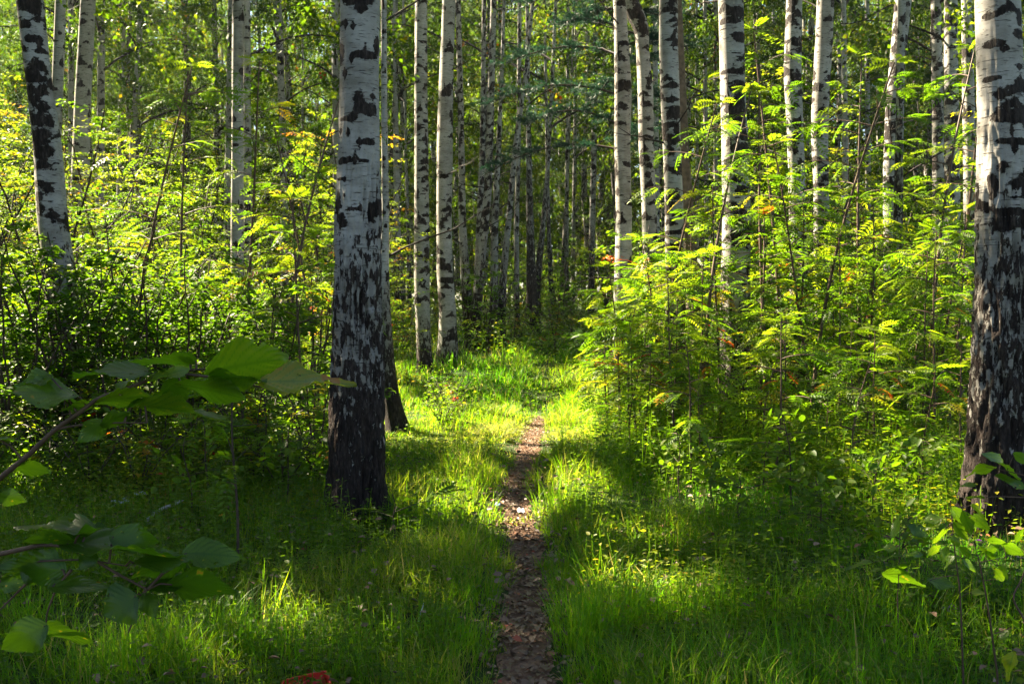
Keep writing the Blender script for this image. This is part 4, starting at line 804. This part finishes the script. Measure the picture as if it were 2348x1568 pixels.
def branch(name, root, line, leaves, D, conv, twigs=(), r0=.006, mat=M_TWIG2, slope=0.0, seed=0, tipspot=()):
    rg = np.random.default_rng(seed); W = Geo(); G = Geo(); org = np.array(root.location)
    def pt(x, y, dz=0): px, py = conv(x, y); return at(px, py, D+slope*(px-PW/2)/1000+dz)-org
    def sm(l):
        P = np.array([pt(*q) for q in l]); s = np.arange(len(P)); t = np.linspace(0, len(P)-1, len(P)*4)
        e = np.stack([np.interp(t, s, P[:, c]) for c in range(3)], -1); e[1:-1] = (e[:-2]+e[1:-1]+e[2:])/3; return e
    P = sm(line); W.tube(P, np.linspace(r0, r0*.3, len(P)), 7)
    if D < 2: W.tube([[0, .04, P[0][2]-.22], P[0]*[.45, .6, 1]-[0, 0, .10], P[0]], [r0*1.3, r0*1.1, r0], 7)
    else: W.tube([[P[0][0]*.9, P[0][1]*.9, -.06], P[0]], [r0*1.15, r0], 7)
    for tw in twigs: p = sm(tw); W.tube(p, np.linspace(r0*.5, r0*.2, len(p)), 6)
    allp = np.concatenate([P]+[sm(t) for t in twigs])
    for i, (bx, by, tx, ty, w, tint) in enumerate(leaves):
        dz = rg.uniform(-.03, .03); b = pt(bx, by, dz*.5)+org; tint = max(.02, tint-(.2 if seed == 4 else 0)); t = pt(tx, ty, dz+rg.uniform(-.02, .02))+org; sc_ = abs(conv(1, 0)[0]-conv(0, 0)[0]); D_ = b[1]
        n0 = G.n; big_leaf(G, b-org*0, t, (1.35 if seed == 4 else 1.08 if D < 2 else .9)*w*sc_*D_/F, tint, rg.choice([-1, 1]), rg.uniform(.02, .14), seed*50+i, .62 if i in tipspot else None)
        G.V[-1] = G.V[-1]-org
        k = np.argmin(((allp-(b-org))**2).sum(1)); W.tube([allp[k], (allp[k]+b-org)/2+[0, 0, .004], b-org], [.0016, .0013, .0011], 4)
    br = obj(name, W.mesh('branch', [mat], True), root); obj('foliage', G.mesh('foliage', [M_BIG], True), br); return br
root = empty('linden_shrub', (-1.05, 1.15, float(terrain(-1.05, 1.15))))
tag(root, 'dark leafy linden boughs reaching in close from the left edge', 'shrub')
S = Geo(); S.tube([[0, 0, -.05], [.03, .02, .5], [-.02, .05, 1.0], [-.06, .08, 1.45], [-.14, .06, 1.8], [-.2, .1, 2.1]], [.017, .014, .011, .008, .005, .002], 8); G = Geo(); rg = np.random.default_rng(9); n = 46
u = rg.uniform(0, 1, n); az = rg.uniform(2.2, 5.0, n); A = np.stack([np.cos(az), np.sin(az), rg.uniform(-.2, .4, n)], -1); b_ = np.stack([-.02-.18*u, .05+.05*u, 1.0+1.1*u], -1)
for q in range(0, n, 2): S.tube([b_[q], b_[q]+A[q]*.12, b_[q]+A[q]*.26+[0, 0, .02]], [.003, .002, .001], 4)
N = rg.normal(0, .3, (n, 3)); N[:, 2] += 1; G.leaves(b_+A*rg.uniform(.06, .24, n)[:, None], A+rg.normal(0, .4, (n, 3)), N, rg.uniform(.07, .11, n), .07, rg.uniform(.2, .6, n), 'hex')
obj('stem', S.mesh('stem', [M_TWIG2], True), root); obj('foliage', G.mesh('foliage', [M_BIG]), root)
branch('branch', root, [(-330,1050),(-120,860),(0,740),(130,640),(250,520),(380,430),(470,360),(600,320),(720,270),(850,245),(1000,262),(1150,290),(1280,320)],
  [(1010,235,1380,150,190,.5),(1265,285,1695,268,90,.82),(1010,258,1275,268,62,.40),(860,300,1180,345,95,.46),(845,268,850,400,150,.12),(690,400,1080,455,78,.62),(620,408,800,315,42,.2),(470,385,720,330,76,.5),
   (690,235,345,250,48,.15),(905,205,600,182,52,.35),(930,185,845,140,45,.15),(345,350,18,310,128,.5),(240,260,60,292,40,.12),(300,360,410,395,34,.3),(490,478,372,572,105,.1),(490,490,620,425,60,.2),(430,400,280,420,40,.5),
   (0,560,165,565,28,.2),(60,692,246,700,58,.12),(0,830,135,850,70,.3),(560,330,640,250,40,.5),(720,275,900,215,55,.55)], 1.22, z5,
  [[(255,515),(340,495),(520,480),(700,480)],[(850,245),(930,225),(1010,225)]],   .0040, seed=3, tipspot=(1,))
branch('branch', root, [(-330,1160),(-120,1120),(0,1105),(90,1085),(200,1060),(310,1065),(430,1120),(560,1200),(680,1262),(700,1275)],
  [(430,985,42,970,92,.3),(540,1020,752,1040,112,.1),(330,1040,100,1022,46,.45),(330,1052,890,1085,75,.18),(890,1100,1152,1105,115,.5),(640,1150,910,1112,70,.45),(860,1150,606,1210,88,.03),(290,1180,8,1150,135,.02),(445,1090,378,1182,68,.25),
   (700,1270,945,1210,62,.2),(820,1250,1140,1270,85,.15),(250,1262,540,1240,92,.6),(640,1310,490,1400,165,.22),(690,1300,742,1402,78,.1),(0,1240,130,1250,72,.25),(205,1460,465,1520,80,.42),(210,1450,0,1565,130,.34),(120,1150,240,1240,110,.02),(380,1010,500,975,40,.3)], 1.12, z5,
  [[(340,1180),(270,1260),(225,1380),(218,1450)],[(130,1240),(0,1370)],[(695,1270),(650,1370),(612,1480)],[(-60,1260),(140,1140),(400,1130),(600,1160)]],   .0036, seed=4)
def zb(x, y): return 1761+x*.3369, 1040+y*.3369
rb = gp(2300, 1560); rb = empty('honeysuckle_shrub', (1.95, 3.75, float(terrain(1.95, 3.75))))
tag(rb, 'pale green opposite-leaved shrub in front of the right edge birch', 'shrub')
branch('branch', rb, [(1330,1600),(1310,960),(1265,620),(1240,320)], [(1180,440,1030,460,50,.5),(1170,450,1055,522,66,.62),(1215,520,1110,612,60,.55),(1170,630,1078,690,55,.55),(1220,640,1180,748,60,.5),(1250,370,1345,485,95,.45),(1265,470,1362,592,90,.5),(1330,400,1395,545,100,.5),
  (1395,430,1508,522,110,.3),(1390,350,1482,445,50,.6),(1260,560,1300,640,70,.55),(1310,640,1400,700,60,.45),(1270,700,1190,780,50,.5),(1330,720,1420,800,60,.5),(1100,860,1285,905,100,.45),(1390,940,1490,950,40,.6)], 3.75, zb, [[(1240,320),(1290,365),(1390,350)],[(1240,480),(1200,520)]], .0042, seed=7)
branch('branch', rb, [(1560,1500),(1500,1050),(1440,740),(1400,600)], [(1500,590,1622,598,70,.5),(1600,620,1742,682,90,.4),(1595,860,1525,760,60,.5),(1580,760,1638,862,60,.55),(1440,640,1560,720,60,.45),(1480,680,1570,610,50,.5),(1630,1210,1550,1315,52,.5),(1690,1180,1640,1080,44,.5)], 3.6, zb, [[(1440,740),(1530,720),(1640,700)]], .0042, seed=8)
branch('branch', rb, [(1800,1500),(1760,1150),(1655,980),(1742,830),(1800,500),(1810,100)], [(1540,95,1330,138,40,.5),(1480,10,1745,152,60,.5),(1560,152,1760,225,80,.3),(1680,0,1790,70,80,.3),(1405,212,1270,222,28,.5),(1465,300,1340,292,32,.55),(1742,515,1670,600,50,.45),(1680,1400,1615,1440,40,.5),(1670,1360,1612,1545,85,.8)], 3.5, zb,
  [[(1790,160),(1640,120),(1480,90)],[(1790,300),(1560,290),(1440,300)]], .005, seed=9)
sb = empty('young_sapling', at(2055, 1470, 4.55)); sb.location.z = float(terrain(sb.location.x, sb.location.y))
tag(sb, 'dark single-stalked sapling with few leaves left of the right edge shrub', 'sapling')
branch('branch', sb, [(910,1480),(890,1200),(880,1000),(888,880),(898,430)], [(905,425,835,572,70,.35),(960,490,1098,562,85,.1),(870,640,722,650,38,.3),(900,690,770,708,32,.3),(930,690,1062,672,42,.3),(880,765,968,768,30,.35),(800,820,1075,885,90,.45),(700,740,520,770,50,.2)], 4.5, zb, [[(898,560),(960,490)],[(888,790),(990,840)]], .0045, seed=10)

# ------------------------------------------------------------------ small things
def ground_at(px, py, dz=0): p = gp(px, py); return np.array([p[0], p[1], float(terrain(p[0], p[1]))+dz])
def tray():
    t = empty('plastic_tray', ground_at(706, 1568+30, .0)); t.rotation_euler = (R(8), R(-7), R(18))
    def shell(w, d, h, th):
        prof = [(0, 0), (1, 0), (1.08, 1), (1.16, 1), (1.16, .86), (1.10, .86)]; V = []; n = 40; a = np.arange(n)*2*np.pi/n
        def ring(k, z): c, s = np.cos(a), np.sin(a); e = .35; return np.stack([np.sign(c)*np.abs(c)**e*w*k, np.sign(s)*np.abs(s)**e*d*k, np.full(n, z)], -1)
        rings = [ring(.001, .004), ring(.94, .004), ring(1.0, h*.95), ring(1.0, h), ring(1.09, h), ring(1.09, h*.86), ring(1.05, h*.86), ring(1.0, 0), ring(.001, 0)]
        V = np.concatenate(rings); f = []
        for i in range(len(rings)-1): j = np.arange(n); f.append(np.stack([i*n+j, i*n+(j+1) % n, (i+1)*n+(j+1) % n, (i+1)*n+j], -1))
        return mk('tray', V, [np.concatenate(f)], None, [M_RED], False)
    obj('tray_body', shell(.088, .06, .065, .004), t); tag(t, 'red plastic tray lying in the grass at the bottom edge', 'tray')
tray()
def crumpled(name, px, py, w, d, h, mat, label, cat, seed, dz=.02):
    rg = np.random.default_rng(seed); nx, ny = 12, 9; u, v = np.meshgrid(np.linspace(-1, 1, nx), np.linspace(-1, 1, ny)); rim = 1-.25*np.abs(u*v)
    z = h*(.35+.65*np.abs(np.sin(u*2.3+seed)*np.cos(v*2.1+seed*2)))*(1-.5*np.maximum(abs(u), abs(v))**4)+rg.normal(0, h*.09, u.shape)
    V = np.stack([u*w/2*rim+rg.normal(0, w*.012, u.shape), v*d/2*rim+rg.normal(0, d*.012, u.shape), z], -1).reshape(-1, 3); i, j = np.meshgrid(np.arange(nx-1), np.arange(ny-1)); a = (j*nx+i).ravel()
    f = np.stack([a, a+1, a+nx+1, a+nx], -1); n = len(V); V2 = np.concatenate([V, V-[0, 0, .003]])
    per = np.concatenate([np.arange(nx), np.arange(1, ny)*nx+nx-1, (ny-1)*nx+np.arange(nx-2, -1, -1), np.arange(ny-2, 0, -1)*nx]); q = np.roll(per, -1)
    o = obj(name, mk(name, V2, [f, f[:, ::-1]+n, np.stack([q, per, per+n, q+n], -1)], None, [mat]), None, ground_at(px, py, dz)); o.rotation_euler = (0, 0, rg.uniform(0, 6.28)); tag(o, label, cat)
crumpled('plastic_wrapper', 1195, 1182, .13, .06, .035, M_WHITE, 'crumpled clear white plastic wrapper lying across the path', 'wrapper', 1)
crumpled('blue_wrapper', 1141, 1170, .06, .05, .035, M_BLUE, 'small blue plastic scrap at the left edge of the path', 'wrapper', 2)
crumpled('paper_scrap', 275, 1172, .16, .09, .05, M_RAG, 'grey paper scrap in the grass behind the linden boughs', 'paper', 3, .05)
crumpled('paper_scrap', 322, 1160, .10, .06, .04, M_RAG, 'smaller bluish paper scrap right of the grey paper scrap', 'paper', 4, .07)
crumpled('purple_wrapper', 2180, 1420, .085, .05, .04, M_PINK, 'purple wrapper lying in the weeds at the lower right', 'wrapper', 5, .03)
def flower(px, py, size, mat, label, hgt, seed, npet=9):
    rg = np.random.default_rng(seed); b = ground_at(px, py+hgt*F/gp(px, py)[1]*.9); t = empty('wildflower', b); S = Geo(); S.tube([[0, 0, 0], [.01, 0, hgt*.5], [0, 0, hgt]], [.002, .002, .0016], 4, .4); obj('stalk', S.mesh('stalk', [M_GRASS]), t)
    G = Geo()
    for lay in range(2):
        a = np.arange(npet)*2*np.pi/npet+lay*.3; A = np.stack([np.cos(a), np.sin(a), np.full(npet, .25+.5*lay)], -1); N = np.tile([0, 0, 1.0], (npet, 1)); G.leaves(np.tile([0, 0, hgt], (npet, 1)), A, N, size*(1-.3*lay), size*.45, .5, 'hex')
    obj('bloom', G.mesh('bloom', [mat]), t); tag(t, label, 'flower')
flower(367, 1103, .035, M_REDP, 'small red flower in the grass on the left', .22, 1)
flower(508, 1192, .028, M_YELP, 'yellow flower left of the large birch foot', .16, 2)
flower(1761, 1098, .028, M_PINK, 'pink flower among weeds right of the sturdy birch', .25, 3)
flower(2243, 1752-500, .02, M_PINK, 'tiny pink flower close to the right edge birch foot', .16, 4)
def stick(name, p0, p1, r, mat, label, cat, lift=(.03, .12)):
    a = ground_at(*p0, lift[0]); b = ground_at(*p1, lift[1]) if not isinstance(p1, np.ndarray) else p1; G = Geo(); s = np.linspace(0, 1, 7)[:, None]; P = (b-a)*s+np.array([0, .01, .015])*np.sin(s*5); G.tube(P, np.linspace(r, r*.6, 7), 7)
    tag(obj(name, G.mesh(name, [mat], True), None, a), label, cat)
stick('fallen_branch', (335, 1205), at(420, 1140, gp(335, 1205)[1]+.25), .016, M_DEAD, 'bleached broken branch leaning in the grass on the left', 'branch')
stick('dead_stick', (957, 1455), (972, 1436), .004, M_DEAD, 'short pale stick in the grass left of the path', 'stick')
stick('bent_twig', (1151, 1432), (1160, 1412), .004, M_TWIG2, 'grey twig at the left edge of the path', 'twig')
# orange berries on the rowan edge of the thicket
def berries(px, py, D, n, rad, label, seed):
    rg = np.random.default_rng(seed); c = at(px, py, D); G = Geo()
    P = rg.normal(0, rad, (n, 3))*[1.3, 1, .6]; az = rg.uniform(0, 6.28, n); A = np.stack([np.cos(az), np.sin(az), rg.uniform(-.6, .2, n)], -1); N = rg.normal(0, .4, (n, 3)); N[:, 2] += 1
    G.leaves(P, A, N, .05, .02, .5, 'kite'); G.tube([[-.02, 0, 0], [.22, .1, -.02], [.5, .2, -.12]], [.003, .003, .004], 4)
    return G, c
G, c = berries(1395, 592, 11.0, 40, .05, '', 1); tag(obj('rowan_spray', G.mesh('rowan_spray', [M_BERRY]), None, c), 'orange autumn spray in front of the bright white birch', 'spray')
G, c = berries(1374, 832, 10.6, 22, .035, '', 2); tag(obj('rowan_spray', G.mesh('rowan_spray', [M_BERRY]), None, c), 'small orange spray low at the left tip of the right thicket', 'spray')

# ------------------------------------------------------------------ air
hv = np.array([(x, y, z) for z in (-1.5, 34) for y in (-30, 104) for x in (-85, 85)], float)
hm, nt = newmat('haze'); pv = nd(nt, 'ShaderNodeVolumePrincipled'); pv.inputs['Color'].default_value = (.80, .90, 1, 1); pv.inputs['Density'].default_value = 0.0004; pv.inputs['Anisotropy'].default_value = .35
o = nd(nt, 'ShaderNodeOutputMaterial'); nt.links.new(pv.outputs[0], o.inputs['Volume'])
tag(obj('haze', mk('haze', hv, [np.array([[0, 2, 3, 1], [4, 5, 7, 6], [0, 1, 5, 4], [2, 6, 7, 3], [0, 4, 6, 2], [1, 3, 7, 5]])], None, [hm])), 'thin sunlit haze between the trees', kind='stuff')
